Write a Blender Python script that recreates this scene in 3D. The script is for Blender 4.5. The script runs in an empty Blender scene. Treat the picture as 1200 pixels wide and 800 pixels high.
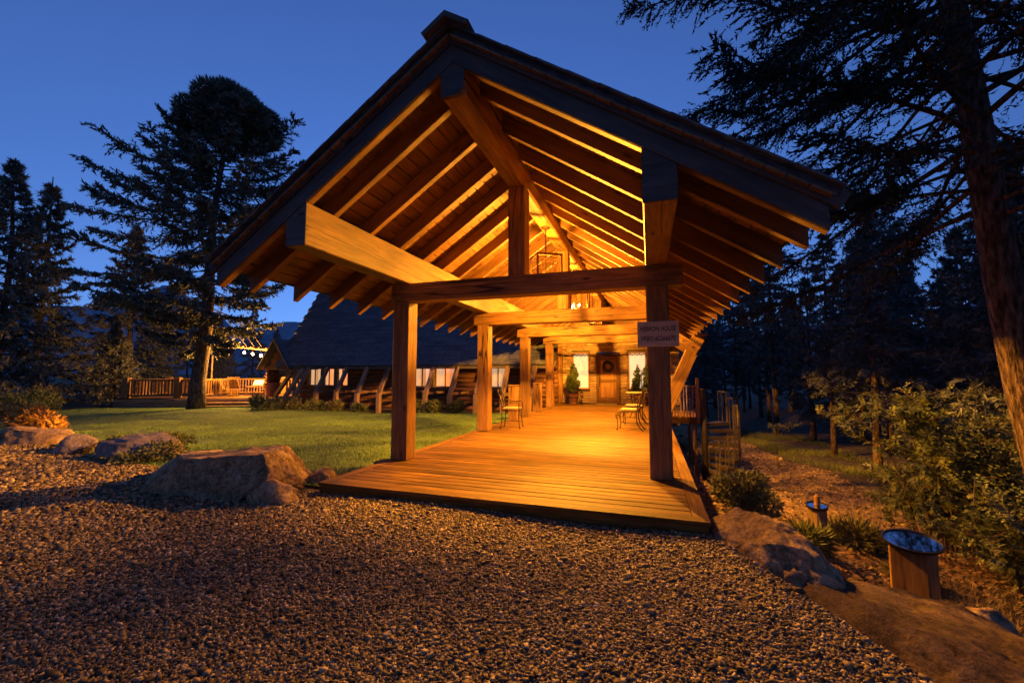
import bpy, bmesh, math, random
import numpy as np
from mathutils import Vector, Matrix, Quaternion, noise as mnoise

sc = bpy.context.scene
COL = sc.collection
PI = math.pi
R = math.radians

# ------------------------------------------------------------------ camera
cam_d = bpy.data.cameras.new('camera')
cam = bpy.data.objects.new('camera', cam_d)
COL.objects.link(cam)
cam.location = (1.843, -5.913, 1.38)
cam.rotation_euler = (PI / 2 + 0.0756, 0, 0.319)
cam_d.sensor_width = 36
cam_d.lens = 36 * 485.5 / 1200
cam_d.clip_start = 0.05
cam_d.clip_end = 6000
sc.camera = cam

# ------------------------------------------------------------------ world, dusk light, exposure
SUN_EL, SUN_ROT = 1.0, 335.0
w = bpy.data.worlds.new('World')
sc.world = w
w.use_nodes = True
nt = w.node_tree
bg = nt.nodes['Background']
sk = nt.nodes.new('ShaderNodeTexSky')
sk.sky_type = 'NISHITA'
sk.sun_disc = False
sk.sun_elevation = R(SUN_EL)
sk.sun_rotation = R(SUN_ROT)
sk.ozone_density = 4.6
sk.dust_density = 0.0
_tc = nt.nodes.new('ShaderNodeTexCoord')
_lift = nt.nodes.new('ShaderNodeMapping')        # whole sky read a little higher: the afterglow has already sunk
_lift.inputs['Scale'].default_value = (1, 1, 0.85)
_lift.inputs['Location'].default_value = (0, 0, 0.17)
nt.links.new(_tc.outputs['Generated'], _lift.inputs[0])
nt.links.new(_lift.outputs[0], sk.inputs['Vector'])
_tint = nt.nodes.new('ShaderNodeMix')            # indigo of late dusk
_tint.data_type = 'RGBA'
_tint.blend_type = 'MULTIPLY'
_tint.inputs[0].default_value = 1.0
_tint.inputs[7].default_value = (1.12, 0.63, 0.65, 1)
nt.links.new(sk.outputs[0], _tint.inputs[6])
nt.links.new(_tint.outputs[2], bg.inputs[0])
bg.inputs[1].default_value = 1.15
sun_d = bpy.data.lights.new('sun', 'SUN')
sun_d.energy = 0.02
sun_d.angle = R(12)
sun_d.color = (0.75, 0.85, 1.0)
sun = bpy.data.objects.new('sun', sun_d)
COL.objects.link(sun)
_d = Vector((math.sin(R(SUN_ROT)) * math.cos(R(SUN_EL)), math.cos(R(SUN_ROT)) * math.cos(R(SUN_EL)), math.sin(R(SUN_EL))))
sun.rotation_euler = (-_d).to_track_quat('-Z', 'Y').to_euler()
sc.view_settings.view_transform = 'Standard'
sc.view_settings.look = 'None'
sc.view_settings.exposure = 0.0
sc.view_settings.gamma = 1.0
sc.render.engine = 'CYCLES'
sc.cycles.use_denoising = True
sc.cycles.max_bounces = 6
sc.cycles.diffuse_bounces = 3
sc.cycles.glossy_bounces = 3
sc.cycles.transparent_max_bounces = 12
sc.cycles.sample_clamp_indirect = 4.0

LAMP_W = 1420.0          # each porch lantern
LAMP_C = (1.0, 0.385, 0.03)

# ------------------------------------------------------------------ small node helpers
def new_mat(name):
    m = bpy.data.materials.new(name)
    m.use_nodes = True
    return m, m.node_tree, m.node_tree.nodes['Principled BSDF']

def N(nt, typ, **kw):
    n = nt.nodes.new(typ)
    for k, v in kw.items():
        setattr(n, k, v)
    return n

def ramp(nt, stops):
    r = N(nt, 'ShaderNodeValToRGB')
    e = r.color_ramp.elements
    while len(e) < len(stops):
        e.new(0.5)
    for el, (p, c) in zip(e, stops):
        el.position = p
        el.color = (*c, 1)
    return r

def coords(nt, stretch=(1, 1, 1), rnd=True):
    tc = N(nt, 'ShaderNodeTexCoord')
    src = tc.outputs['Object']
    if rnd:
        oi = N(nt, 'ShaderNodeObjectInfo')
        mul = N(nt, 'ShaderNodeMath', operation='MULTIPLY')
        mul.inputs[1].default_value = 57.3
        nt.links.new(oi.outputs['Random'], mul.inputs[0])
        add = N(nt, 'ShaderNodeVectorMath', operation='ADD')
        nt.links.new(src, add.inputs[0])
        nt.links.new(mul.outputs[0], add.inputs[1])
        src = add.outputs[0]
    mp = N(nt, 'ShaderNodeMapping')
    mp.inputs['Scale'].default_value = stretch
    nt.links.new(src, mp.inputs['Vector'])
    return mp.outputs[0]

def noise_n(nt, vec, scale, detail=4, rough=0.55):
    n = N(nt, 'ShaderNodeTexNoise')
    n.inputs['Scale'].default_value = scale
    n.inputs['Detail'].default_value = detail
    n.inputs['Roughness'].default_value = rough
    nt.links.new(vec, n.inputs['Vector'])
    return n

def mixc(nt, a, b, fac, mode='MIX'):
    m = N(nt, 'ShaderNodeMix', data_type='RGBA', blend_type=mode)
    for sock, v in ((m.inputs[6], a), (m.inputs[7], b), (m.inputs[0], fac)):
        if isinstance(v, (int, float)):
            sock.default_value = v
        elif isinstance(v, tuple):
            sock.default_value = (*v, 1)
        else:
            nt.links.new(v, sock)
    return m.outputs[2]

def bump_n(nt, h, strength, dist):
    b = N(nt, 'ShaderNodeBump')
    b.inputs['Strength'].default_value = strength
    b.inputs['Distance'].default_value = dist
    nt.links.new(h, b.inputs['Height'])
    return b.outputs[0]

def speckle(name, stops, scale, rough=0.85, bump=0.3, bd=0.02, stretch=(1, 1, 1), detail=5, big=None, spec=0.3, metal=0.0, rnd=True):
    """noise-ramped colour with fine relief; big = (scale, darker, lighter) slow variation"""
    m, nt, p = new_mat(name)
    v = coords(nt, stretch, rnd)
    n = noise_n(nt, v, scale, detail)
    c = ramp(nt, stops)
    nt.links.new(n.outputs[0], c.inputs[0])
    out = c.outputs[0]
    if big:
        n2 = noise_n(nt, v, big[0], 3)
        c2 = ramp(nt, [(0.35, (big[1],) * 3), (0.65, (big[2],) * 3)])
        nt.links.new(n2.outputs[0], c2.inputs[0])
        out = mixc(nt, out, c2.outputs[0], 1.0, 'MULTIPLY')
    nt.links.new(out, p.inputs['Base Color'])
    p.inputs['Roughness'].default_value = rough
    p.inputs['Specular IOR Level'].default_value = spec
    p.inputs['Metallic'].default_value = metal
    if bump:
        nt.links.new(bump_n(nt, n.outputs[0], bump, bd), p.inputs['Normal'])
    return m

def timber(name, dark, light, crack=(0.02, 0.01, 0.004), rough=0.6, checks=True, var=0.25, fine=1.0, spec=0.3):
    m, nt, p = new_mat(name)
    v = coords(nt, (0.9, 11 * fine, 11 * fine))
    g = noise_n(nt, v, 2.2, 6, 0.65)
    c = ramp(nt, [(0.28, dark), (0.72, light)])
    nt.links.new(g.outputs[0], c.inputs[0])
    # slow blotches and knots
    v2 = coords(nt, (1.2, 3.0, 3.0))
    b = noise_n(nt, v2, 1.1, 3)
    c2 = ramp(nt, [(0.3, (1 - var,) * 3), (0.7, (1 + var,) * 3)])
    nt.links.new(b.outputs[0], c2.inputs[0])
    out = mixc(nt, c.outputs[0], c2.outputs[0], 1.0, 'MULTIPLY')
    vo = N(nt, 'ShaderNodeTexVoronoi')
    vo.inputs['Scale'].default_value = 1.0
    v3 = coords(nt, (1.6, 5.0, 5.0))
    nt.links.new(v3, vo.inputs['Vector'])
    kr = ramp(nt, [(0.05, (1, 1, 1)), (0.13, (0, 0, 0))])
    nt.links.new(vo.outputs['Distance'], kr.inputs[0])
    out = mixc(nt, out, tuple(x * 0.45 for x in dark), kr.outputs[0])
    oi = N(nt, 'ShaderNodeObjectInfo')
    hs = N(nt, 'ShaderNodeHueSaturation')
    mr = N(nt, 'ShaderNodeMapRange')
    mr.inputs[3].default_value = 1 - var * 0.8
    mr.inputs[4].default_value = 1 + var * 0.8
    nt.links.new(oi.outputs['Random'], mr.inputs[0])
    nt.links.new(mr.outputs[0], hs.inputs['Value'])
    nt.links.new(out, hs.inputs['Color'])
    out = hs.outputs[0]
    h = g.outputs[0]
    if checks:
        v4 = coords(nt, (0.22, 4.0, 4.0))
        k = noise_n(nt, v4, 1.0, 2, 0.5)
        kr2 = ramp(nt, [(0.482, (0, 0, 0)), (0.497, (1, 1, 1)), (0.503, (1, 1, 1)), (0.518, (0, 0, 0))])
        nt.links.new(k.outputs[0], kr2.inputs[0])
        v5 = coords(nt, (0.5, 1, 1))
        k2 = noise_n(nt, v5, 1.3, 1)
        kr3 = ramp(nt, [(0.47, (0, 0, 0)), (0.53, (1, 1, 1))])
        nt.links.new(k2.outputs[0], kr3.inputs[0])
        f = mixc(nt, kr2.outputs[0], kr3.outputs[0], 1.0, 'MULTIPLY')
        out = mixc(nt, out, crack, f)
    nt.links.new(out, p.inputs['Base Color'])
    p.inputs['Roughness'].default_value = rough
    p.inputs['Specular IOR Level'].default_value = spec
    nt.links.new(bump_n(nt, h, 0.6, 0.008), p.inputs['Normal'])
    return m

def leafy(name, dark, mid, light, scale=2.0, rough=0.6):
    m, nt, p = new_mat(name)
    v = coords(nt)
    n = noise_n(nt, v, scale, 6, 0.7)
    c = ramp(nt, [(0.25, dark), (0.5, mid), (0.78, light)])
    nt.links.new(n.outputs[0], c.inputs[0])
    ng = N(nt, 'ShaderNodeNewGeometry')
    hs = N(nt, 'ShaderNodeHueSaturation')
    mr = N(nt, 'ShaderNodeMapRange')
    mr.inputs[3].default_value = 0.6
    mr.inputs[4].default_value = 1.45
    nt.links.new(ng.outputs['Random Per Island'], mr.inputs[0])
    nt.links.new(mr.outputs[0], hs.inputs['Value'])
    nt.links.new(c.outputs[0], hs.inputs['Color'])
    nt.links.new(hs.outputs[0], p.inputs['Base Color'])
    p.inputs['Roughness'].default_value = rough
    p.inputs['Specular IOR Level'].default_value = 0.25
    return m

def glow(name, col, strength):
    m, nt, p = new_mat(name)
    p.inputs['Base Color'].default_value = (*[min(1, c) for c in col], 1)
    p.inputs['Emission Color'].default_value = (*col, 1)
    p.inputs['Emission Strength'].default_value = strength
    return m

def plain(name, col, rough=0.5, metal=0.0, spec=0.5):
    return speckle(name, [(0.3, tuple(c * 0.75 for c in col)), (0.7, tuple(min(1, c * 1.25) for c in col))], 6, rough, 0.12, 0.004, spec=spec, metal=metal)

M = {}
M['timber'] = timber('golden_timber', (0.1, 0.048, 0.014), (0.3, 0.16, 0.05), var=0.32)
M['rafter'] = timber('rafter_timber', (0.12, 0.056, 0.017), (0.23, 0.118, 0.038), checks=False)
M['sheath'] = timber('roof_board_timber', (0.14, 0.066, 0.02), (0.28, 0.145, 0.048), checks=False)
M['fascia'] = timber('shade_dark_timber', (0.05, 0.043, 0.038), (0.11, 0.095, 0.084), checks=False, rough=0.8)  # dark tone carries the shade of the backlit gable front
M['deck'] = timber('deck_timber', (0.05, 0.024, 0.005), (0.18, 0.094, 0.02), rough=0.66, var=0.42, checks=False, fine=1.5, spec=0.14)
M['log'] = timber('log_timber', (0.11, 0.05, 0.022), (0.24, 0.115, 0.05), rough=0.65)
M['strut'] = timber('grey_brown_timber', (0.17, 0.11, 0.07), (0.3, 0.2, 0.13), rough=0.75)
M['door'] = timber('door_timber', (0.26, 0.13, 0.04), (0.46, 0.25, 0.08), checks=False)
M['shingle'] = speckle('dark_shingle', [(0.3, (0.05, 0.055, 0.065)), (0.7, (0.14, 0.145, 0.16))], 9, 0.8, 0.4, 0.02, stretch=(1, 2, 2), big=(0.8, 0.75, 1.2))
M['stone'] = speckle('ledge_stone', [(0.25, (0.26, 0.17, 0.09)), (0.5, (0.45, 0.31, 0.17)), (0.75, (0.58, 0.44, 0.28))], 3, 0.85, 0.5, 0.02)
M['mortar'] = speckle('mortar', [(0.3, (0.12, 0.09, 0.06)), (0.7, (0.2, 0.15, 0.1))], 20)
M['iron'] = plain('wrought_iron', (0.05, 0.035, 0.025), 0.45, 0.7)
M['black_metal'] = plain('black_metal', (0.03, 0.028, 0.026), 0.4, 0.6)
M['stair'] = plain('dark_painted_stair', (0.035, 0.026, 0.02), 0.55, 0.0)
M['stair_rail'] = plain('weathered_rail', (0.065, 0.05, 0.04), 0.6)
M['bronze'] = plain('bronze_metal', (0.12, 0.06, 0.03), 0.45, 0.8)
M['cushion'] = speckle('cream_cushion', [(0.35, (0.2, 0.14, 0.08)), (0.65, (0.4, 0.32, 0.22))], 18, 0.9, 0.2, 0.006)
M['pot'] = speckle('terracotta', [(0.3, (0.16, 0.06, 0.03)), (0.7, (0.28, 0.12, 0.06))], 8, 0.8)
M['sign'] = speckle('grey_sign_board', [(0.3, (0.42, 0.33, 0.24)), (0.7, (0.56, 0.45, 0.33))], 8, 0.7, 0.15, 0.004, stretch=(1, 6, 6))
M['ink'] = plain('dark_lettering', (0.02, 0.016, 0.014), 0.7)
M['rock'] = None
M['bark'] = speckle('conifer_bark', [(0.36, (0.025, 0.015, 0.01)), (0.5, (0.1, 0.065, 0.045)), (0.66, (0.22, 0.15, 0.105))], 7, 0.92, 1.0, 0.12, stretch=(2.6, 2.6, 0.6), detail=9)
M['twig'] = speckle('twig_bark', [(0.3, (0.06, 0.04, 0.03)), (0.7, (0.16, 0.1, 0.07))], 6)
M['needle'] = leafy('conifer_needles', (0.045, 0.05, 0.038), (0.1, 0.105, 0.078), (0.16, 0.16, 0.12), 1.2)
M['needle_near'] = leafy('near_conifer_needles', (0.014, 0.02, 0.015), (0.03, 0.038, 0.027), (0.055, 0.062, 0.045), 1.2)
M['needle_dark'] = leafy('forest_needles', (0.055, 0.065, 0.06), (0.11, 0.125, 0.115), (0.17, 0.185, 0.17), 0.9)
M['spruce'] = leafy('grey_spruce_needles', (0.06, 0.065, 0.052), (0.13, 0.135, 0.105), (0.22, 0.215, 0.165), 1.2)
M['leaf'] = leafy('shrub_leaves', (0.04, 0.055, 0.014), (0.09, 0.11, 0.035), (0.17, 0.17, 0.06), 1.6)
M['sage'] = leafy('sage_leaves', (0.06, 0.06, 0.02), (0.13, 0.13, 0.05), (0.22, 0.2, 0.09), 4)
M['topiary'] = leafy('topiary_leaves', (0.03, 0.05, 0.012), (0.08, 0.11, 0.03), (0.15, 0.17, 0.05), 4)
M['yellow'] = leafy('yellow_leaves', (0.22, 0.1, 0.02), (0.45, 0.24, 0.05), (0.65, 0.4, 0.1), 4)
M['red_leaf'] = leafy('rust_leaves', (0.1, 0.03, 0.015), (0.2, 0.08, 0.03), (0.3, 0.15, 0.06), 4)
M['drygrass'] = leafy('dry_grass', (0.08, 0.06, 0.025), (0.16, 0.13, 0.055), (0.28, 0.22, 0.1), 2)
M['grass'] = leafy('lawn_grass', (0.055, 0.11, 0.03), (0.11, 0.2, 0.06), (0.19, 0.29, 0.1), 0.6)
M['verge'] = leafy('verge_grass', (0.05, 0.065, 0.02), (0.1, 0.12, 0.04), (0.17, 0.18, 0.07), 1.0)

def rock_mat(name, a, b, c):
    m, nt, p = new_mat(name)
    v = coords(nt)
    n = noise_n(nt, v, 2.4, 9, 0.68)
    cr = ramp(nt, [(0.28, a), (0.5, b), (0.74, c)])
    nt.links.new(n.outputs[0], cr.inputs[0])
    n2 = noise_n(nt, v, 11, 8, 0.75)
    c2 = ramp(nt, [(0.35, (0.45, 0.43, 0.42)), (0.6, (1.15, 1.15, 1.15))])
    nt.links.new(n2.outputs[0], c2.inputs[0])
    out = mixc(nt, cr.outputs[0], c2.outputs[0], 0.95, 'MULTIPLY')
    n3 = noise_n(nt, v, 34, 6, 0.8)
    c3 = ramp(nt, [(0.36, (0.5, 0.48, 0.46)), (0.55, (1.1, 1.1, 1.1)), (0.72, (1.5, 1.45, 1.4))])
    nt.links.new(n3.outputs[0], c3.inputs[0])
    out = mixc(nt, out, c3.outputs[0], 0.9, 'MULTIPLY')
    vk = N(nt, 'ShaderNodeTexVoronoi', feature='DISTANCE_TO_EDGE')
    vk.inputs['Scale'].default_value = 1.9
    wv = N(nt, 'ShaderNodeVectorMath', operation='ADD')
    nt.links.new(v, wv.inputs[0]); nt.links.new(mixc(nt, n2.outputs['Color'], (0.5, 0.5, 0.5), 0.3), wv.inputs[1])
    nt.links.new(wv.outputs[0], vk.inputs['Vector'])
    ck = ramp(nt, [(0.0, (1, 1, 1)), (0.022, (0, 0, 0))])
    nt.links.new(vk.outputs['Distance'], ck.inputs[0])
    out = mixc(nt, out, tuple(x * 0.3 for x in a), ck.outputs[0])
    nt.links.new(out, p.inputs['Base Color'])
    p.inputs['Roughness'].default_value = 0.9
    p.inputs['Specular IOR Level'].default_value = 0.2
    b1 = N(nt, 'ShaderNodeBump'); b1.inputs['Strength'].default_value = 0.9; b1.inputs['Distance'].default_value = 0.08
    nt.links.new(n.outputs[0], b1.inputs['Height'])
    b2 = N(nt, 'ShaderNodeBump'); b2.inputs['Strength'].default_value = 1.0; b2.inputs['Distance'].default_value = 0.03
    nt.links.new(n2.outputs[0], b2.inputs['Height']); nt.links.new(b1.outputs[0], b2.inputs['Normal'])
    nt.links.new(b2.outputs[0], p.inputs['Normal'])
    return m
M['rock'] = rock_mat('tan_rock', (0.2, 0.13, 0.065), (0.42, 0.29, 0.155), (0.62, 0.46, 0.28))
M['rock_grey'] = rock_mat('grey_rock', (0.16, 0.125, 0.1), (0.33, 0.27, 0.22), (0.5, 0.42, 0.35))
M['rock_slab'] = rock_mat('brown_slab_rock', (0.055, 0.034, 0.022), (0.12, 0.078, 0.05), (0.21, 0.145, 0.098))

def glass_mat(name, tint=(0.95, 0.95, 0.95), gl=0.12):
    m, nt, p = new_mat(name)
    tr = N(nt, 'ShaderNodeBsdfTransparent'); tr.inputs[0].default_value = (*tint, 1)
    g = N(nt, 'ShaderNodeBsdfGlossy'); g.inputs['Roughness'].default_value = 0.03
    mx = N(nt, 'ShaderNodeMixShader'); mx.inputs[0].default_value = gl
    nt.links.new(tr.outputs[0], mx.inputs[1]); nt.links.new(g.outputs[0], mx.inputs[2])
    nt.links.new(mx.outputs[0], nt.nodes['Material Output'].inputs[0])
    return m
M['glass'] = glass_mat('clear_glass')
M['win_glow'] = glow('lit_room', (1.0, 0.5, 0.17), 0.5)
M['curtain'] = glow('lit_curtain', (1.0, 0.66, 0.36), 0.62)
M['cream_glow'] = glow('lit_sidelight', (1.0, 0.78, 0.46), 0.85)
M['bulb'] = glow('lantern_bulb', (1.0, 0.72, 0.35), 30)
M['patio_bulb'] = glow('patio_bulb', (1.0, 0.62, 0.25), 45)
M['mirror'] = plain('mirror_dish', (0.6, 0.6, 0.62), 0.03, 1.0)

# ------------------------------------------------------------------ object helpers
def tag(o, label=None, cat=None, group=None, kind=None):
    if label: o['label'] = label
    if cat: o['category'] = cat
    if group: o['group'] = group
    if kind: o['kind'] = kind
    return o

def thing(name, label, cat, loc=(0, 0, 0), rotz=0.0, group=None):
    o = bpy.data.objects.new(name, None)
    o.empty_display_size = 0.1
    COL.objects.link(o)
    o.location = loc
    o.rotation_euler = (0, 0, rotz)
    return tag(o, label, cat, group)

def link(name, me, mat=None, parent=None, matrix=None, smooth=False):
    o = bpy.data.objects.new(name, me)
    COL.objects.link(o)
    if mat is not None and not me.materials:
        me.materials.append(mat)
    if parent is not None:
        o.parent = parent
    if matrix is not None:
        o.matrix_local = matrix
    if smooth:
        me.polygons.foreach_set('use_smooth', [True] * len(me.polygons))
    return o

def kids(o):
    return [c for c in bpy.data.objects if c.parent == o]

_kid_cache = {}
def dup(root, loc=None, rotz=None, label=None, scale=None, group=None, tilt=None):
    key = root.name
    if key not in _kid_cache:
        _kid_cache[key] = [(c, list(c.children)) for c in root.children]
    r = root.copy()
    COL.objects.link(r)
    if loc is not None: r.location = loc
    if rotz is not None: r.rotation_euler = (tilt[0] if tilt else 0, tilt[1] if tilt else 0, rotz)
    if scale is not None: r.scale = scale if isinstance(scale, tuple) else (scale,) * 3
    if label: r['label'] = label
    if group: r['group'] = group
    for c, gs in _kid_cache[key]:
        k = c.copy(); COL.objects.link(k); k.parent = r
        for g in gs:
            s = g.copy(); COL.objects.link(s); s.parent = k
    return r

class MB:
    def __init__(s):
        s.v = []; s.f = []
    def add(s, vs, fs):
        b = len(s.v)
        s.v += [tuple(v) for v in vs]
        s.f += [tuple(b + i for i in f) for f in fs]
        return s
    def box(s, c, d, mat=None, ch=0.0):
        vs, fs = cbox(d, ch)
        T = Matrix.Translation(c) if mat is None else Matrix.Translation(c) @ mat
        return s.add([T @ Vector(v) for v in vs], fs)
    def bar(s, p0, p1, wd, ht, up=(0, 0, 1), ch=0.0):
        m, L = frame(p0, p1, up)
        vs, fs = cbox((L, wd, ht), ch)
        return s.add([m @ Vector(v) for v in vs], fs)
    def tube(s, pts, r, n=8, cap=True):
        pts = [Vector(p) for p in pts]
        rr = r if isinstance(r, (list, tuple)) else [r] * len(pts)
        vs = []; fs = []
        prev = None
        for i, p in enumerate(pts):
            t = (pts[min(i + 1, len(pts) - 1)] - pts[max(i - 1, 0)]).normalized()
            if prev is None:
                a = t.orthogonal().normalized()
            else:
                a = (prev - t * prev.dot(t))
                a = a.normalized() if a.length > 1e-6 else t.orthogonal().normalized()
            prev = a
            b = t.cross(a)
            for k in range(n):
                an = 2 * PI * k / n
                vs.append(p + (a * math.cos(an) + b * math.sin(an)) * rr[i])
        for i in range(len(pts) - 1):
            for k in range(n):
                k2 = (k + 1) % n
                fs.append((i * n + k, i * n + k2, (i + 1) * n + k2, (i + 1) * n + k))
        if cap:
            fs.append(tuple(range(n - 1, -1, -1)))
            fs.append(tuple((len(pts) - 1) * n + k for k in range(n)))
        return s.add(vs, fs)
    def lathe(s, prof, n=20, c=(0, 0, 0)):
        vs = []; fs = []
        for r, z in prof:
            for k in range(n):
                a = 2 * PI * k / n
                vs.append((c[0] + r * math.cos(a), c[1] + r * math.sin(a), c[2] + z))
        for i in range(len(prof) - 1):
            for k in range(n):
                k2 = (k + 1) % n
                fs.append((i * n + k, i * n + k2, (i + 1) * n + k2, (i + 1) * n + k))
        fs.append(tuple(range(n - 1, -1, -1)))
        fs.append(tuple((len(prof) - 1) * n + k for k in range(n)))
        return s.add(vs, fs)
    def prism(s, poly, a, b, axis='y'):
        n = len(poly)
        f = (lambda p, t: (p[0], t, p[1])) if axis == 'y' else ((lambda p, t: (p[0], p[1], t)) if axis == 'z' else (lambda p, t: (t, p[0], p[1])))
        vs = [f(p, a) for p in poly] + [f(p, b) for p in poly]
        fs = [tuple(range(n)), tuple(range(2 * n - 1, n - 1, -1))]
        for i in range(n):
            j = (i + 1) % n
            fs.append((i, i + n, j + n, j))
        return s.add(vs, fs)
    def mesh(s, name, smooth=False):
        me = bpy.data.meshes.new(name)
        me.from_pydata(s.v, [], s.f)
        bm = bmesh.new(); bm.from_mesh(me)
        bmesh.ops.recalc_face_normals(bm, faces=bm.faces)
        bm.to_mesh(me); bm.free()
        if smooth:
            me.polygons.foreach_set('use_smooth', [True] * len(me.polygons))
        return me
    def build(s, name, mat, parent=None, smooth=False):
        return link(name, s.mesh(name, smooth), mat, parent)

def cbox(d, ch=0.0):
    x, y, z = d[0] / 2, d[1] / 2, d[2] / 2
    if ch <= 0:
        vs = [(sx * x, sy * y, sz * z) for sx in (-1, 1) for sy in (-1, 1) for sz in (-1, 1)]
        fs = [(0, 1, 3, 2), (4, 6, 7, 5), (0, 4, 5, 1), (2, 3, 7, 6), (0, 2, 6, 4), (1, 5, 7, 3)]
        return vs, fs
    # chamfer the four long edges (along x)
    c = min(ch, y * 0.4, z * 0.4)
    ring = [(-y + c, -z), (y - c, -z), (y, -z + c), (y, z - c), (y - c, z), (-y + c, z), (-y, z - c), (-y, -z + c)]
    e = min(c, x * 0.3)
    vs = []
    for sx, k in ((-x, 1 - e / max(y, z)), (-x + e, 1), (x - e, 1), (x, 1 - e / max(y, z))):
        for a, b in ring:
            vs.append((sx, a * k, b * k))
    fs = [tuple(range(7, -1, -1)), tuple(range(24, 32))]
    for i in range(3):
        for k in range(8):
            k2 = (k + 1) % 8
            fs.append((i * 8 + k, i * 8 + k2, (i + 1) * 8 + k2, (i + 1) * 8 + k))
    return vs, fs

def frame(p0, p1, up=(0, 0, 1)):
    p0, p1 = Vector(p0), Vector(p1)
    d = p1 - p0
    L = d.length
    x = d.normalized()
    u = Vector(up)
    if abs(x.dot(u)) > 0.99:
        u = Vector((0, 1, 0))
    y = u.cross(x).normalized()
    z = x.cross(y)
    m = Matrix(((x.x, y.x, z.x), (x.y, y.y, z.y), (x.z, y.z, z.z))).to_4x4()
    m.translation = (p0 + p1) / 2
    return m, L

_beam_cache = {}
def beam(name, p0, p1, wd, ht, mat, parent=None, up=(0, 0, 1), ch=0.012, origin=(0, 0, 0)):
    """a squared timber whose own X axis runs along its length, so the grain follows it"""
    m, L = frame(Vector(p0) - Vector(origin), Vector(p1) - Vector(origin), up)
    key = (name, round(L, 3), round(wd, 3), round(ht, 3), mat.name, ch)
    me = _beam_cache.get(key)
    if me is None:
        mb = MB(); mb.add(*cbox((L, wd, ht), ch))
        me = mb.mesh(name)
        _beam_cache[key] = me
    return link(name, me, mat, parent, m)

def soup(name, tris, mat, parent=None, per=3):
    """tris: (n,per,3) loose faces"""
    t = np.ascontiguousarray(tris, dtype=np.float32)
    n = t.shape[0]
    me = bpy.data.meshes.new(name)
    me.vertices.add(n * per)
    me.vertices.foreach_set('co', t.reshape(-1))
    me.loops.add(n * per)
    me.loops.foreach_set('vertex_index', np.arange(n * per, dtype=np.int32))
    me.polygons.add(n)
    me.polygons.foreach_set('loop_start', np.arange(0, n * per, per, dtype=np.int32))
    me.update(calc_edges=True)
    return link(name, me, mat, parent)

def mesh_np(name, V, F):
    """V (n,3), F (m,k) same k"""
    me = bpy.data.meshes.new(name)
    k = F.shape[1]
    me.vertices.add(len(V)); me.vertices.foreach_set('co', np.ascontiguousarray(V, dtype=np.float32).reshape(-1))
    me.loops.add(F.size); me.loops.foreach_set('vertex_index', np.ascontiguousarray(F, dtype=np.int32).reshape(-1))
    me.polygons.add(len(F)); me.polygons.foreach_set('loop_start', np.arange(0, F.size, k, dtype=np.int32))
    me.update(calc_edges=True)
    return me

def sstep(a, b, x):
    t = np.clip((x - a) / (b - a), 0, 1)
    return t * t * (3 - 2 * t)

# ------------------------------------------------------------------ terrain
def xb(y):
    """right edge of the gravel / deck"""
    y = np.asarray(y, float)
    return 2.30 + np.clip(-1.5 - y, 0, 4.5) * 0.47

def gy(x):
    """back edge of the gravel on the left, along the boulders"""
    x = np.asarray(x, float)
    return np.interp(x, [-40, -16, -12, -9.5, -7.2, -5.2, -3.0, -2.2], [2.5, 0.6, -0.1, -0.55, -0.85, -1.5, -1.35, -1.5])

def hgt(x, y):
    x = np.asarray(x, float); y = np.asarray(y, float)
    s = np.clip((-x - 2.3) * 0.05, 0, None) + np.clip(y, -2, None) * 0.045
    z = -0.125 - 0.37 * sstep(0, 1.05, s) * sstep(1.5, -2.5, x)
    q = sstep(1.5, 5.0, y)
    d = np.clip(x - xb(y) + 1.3 * q, 0, None)
    z = z - (1.57 + 0.22 * q) * (1 - np.exp(-d / (2.0 - 1.25 * q))) * sstep(-9, -4.5, y)
    z = z + 0.025 * np.sin(x * 0.9 + 0.7 * y) * sstep(2.3, 6, np.abs(x)) + 0.02 * np.sin(1.7 * x - 1.1 * y + 1)
    return z

def path_c(y):
    y = np.asarray(y, float)
    return 5.75 + (8 - y) * 0.17 + 0.3 * np.clip(5.5 - y, 0, None) ** 2
def on_path(x, y):
    return np.abs(x - path_c(y)) - (1.8 + 0.25 * np.sin(y * 0.8) + 0.12 * np.sin(y * 2.9 + x)) 

gx = np.concatenate([[-3000, -1500, -700, -300, -150, -90], np.arange(-60, -30, 2.0), np.arange(-30, 14, 0.25), np.arange(14, 60, 2.0), [90, 150, 300, 700, 1500, 3000]])
gyy = np.concatenate([[-3000, -1000, -300, -100, -40], np.arange(-20, 20, 0.25), np.arange(20, 60, 2.0), [90, 150, 300, 700, 1500, 3000]])
def grid_mesh(name, xs, ys, off, pred=None, extra=None):
    X, Y = np.meshgrid(xs, ys)
    Z = hgt(X, Y) + off
    if extra is not None: Z = Z + extra(X, Y)
    V = np.stack([X, Y, Z], -1).reshape(-1, 3)
    nx, ny = len(xs), len(ys)
    i, j = np.meshgrid(np.arange(nx - 1), np.arange(ny - 1))
    a = (j * nx + i).reshape(-1)
    F = np.stack([a, a + 1, a + nx + 1, a + nx], -1)
    if pred is not None:
        c = V[F].mean(1)
        F = F[pred(c[:, 0], c[:, 1])]
        used = np.unique(F)
        mp = -np.ones(len(V), int); mp[used] = np.arange(len(used))
        V = V[used]; F = mp[F]
    me = mesh_np(name, V, F)
    me.polygons.foreach_set('use_smooth', [True] * len(me.polygons))
    return me

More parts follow.
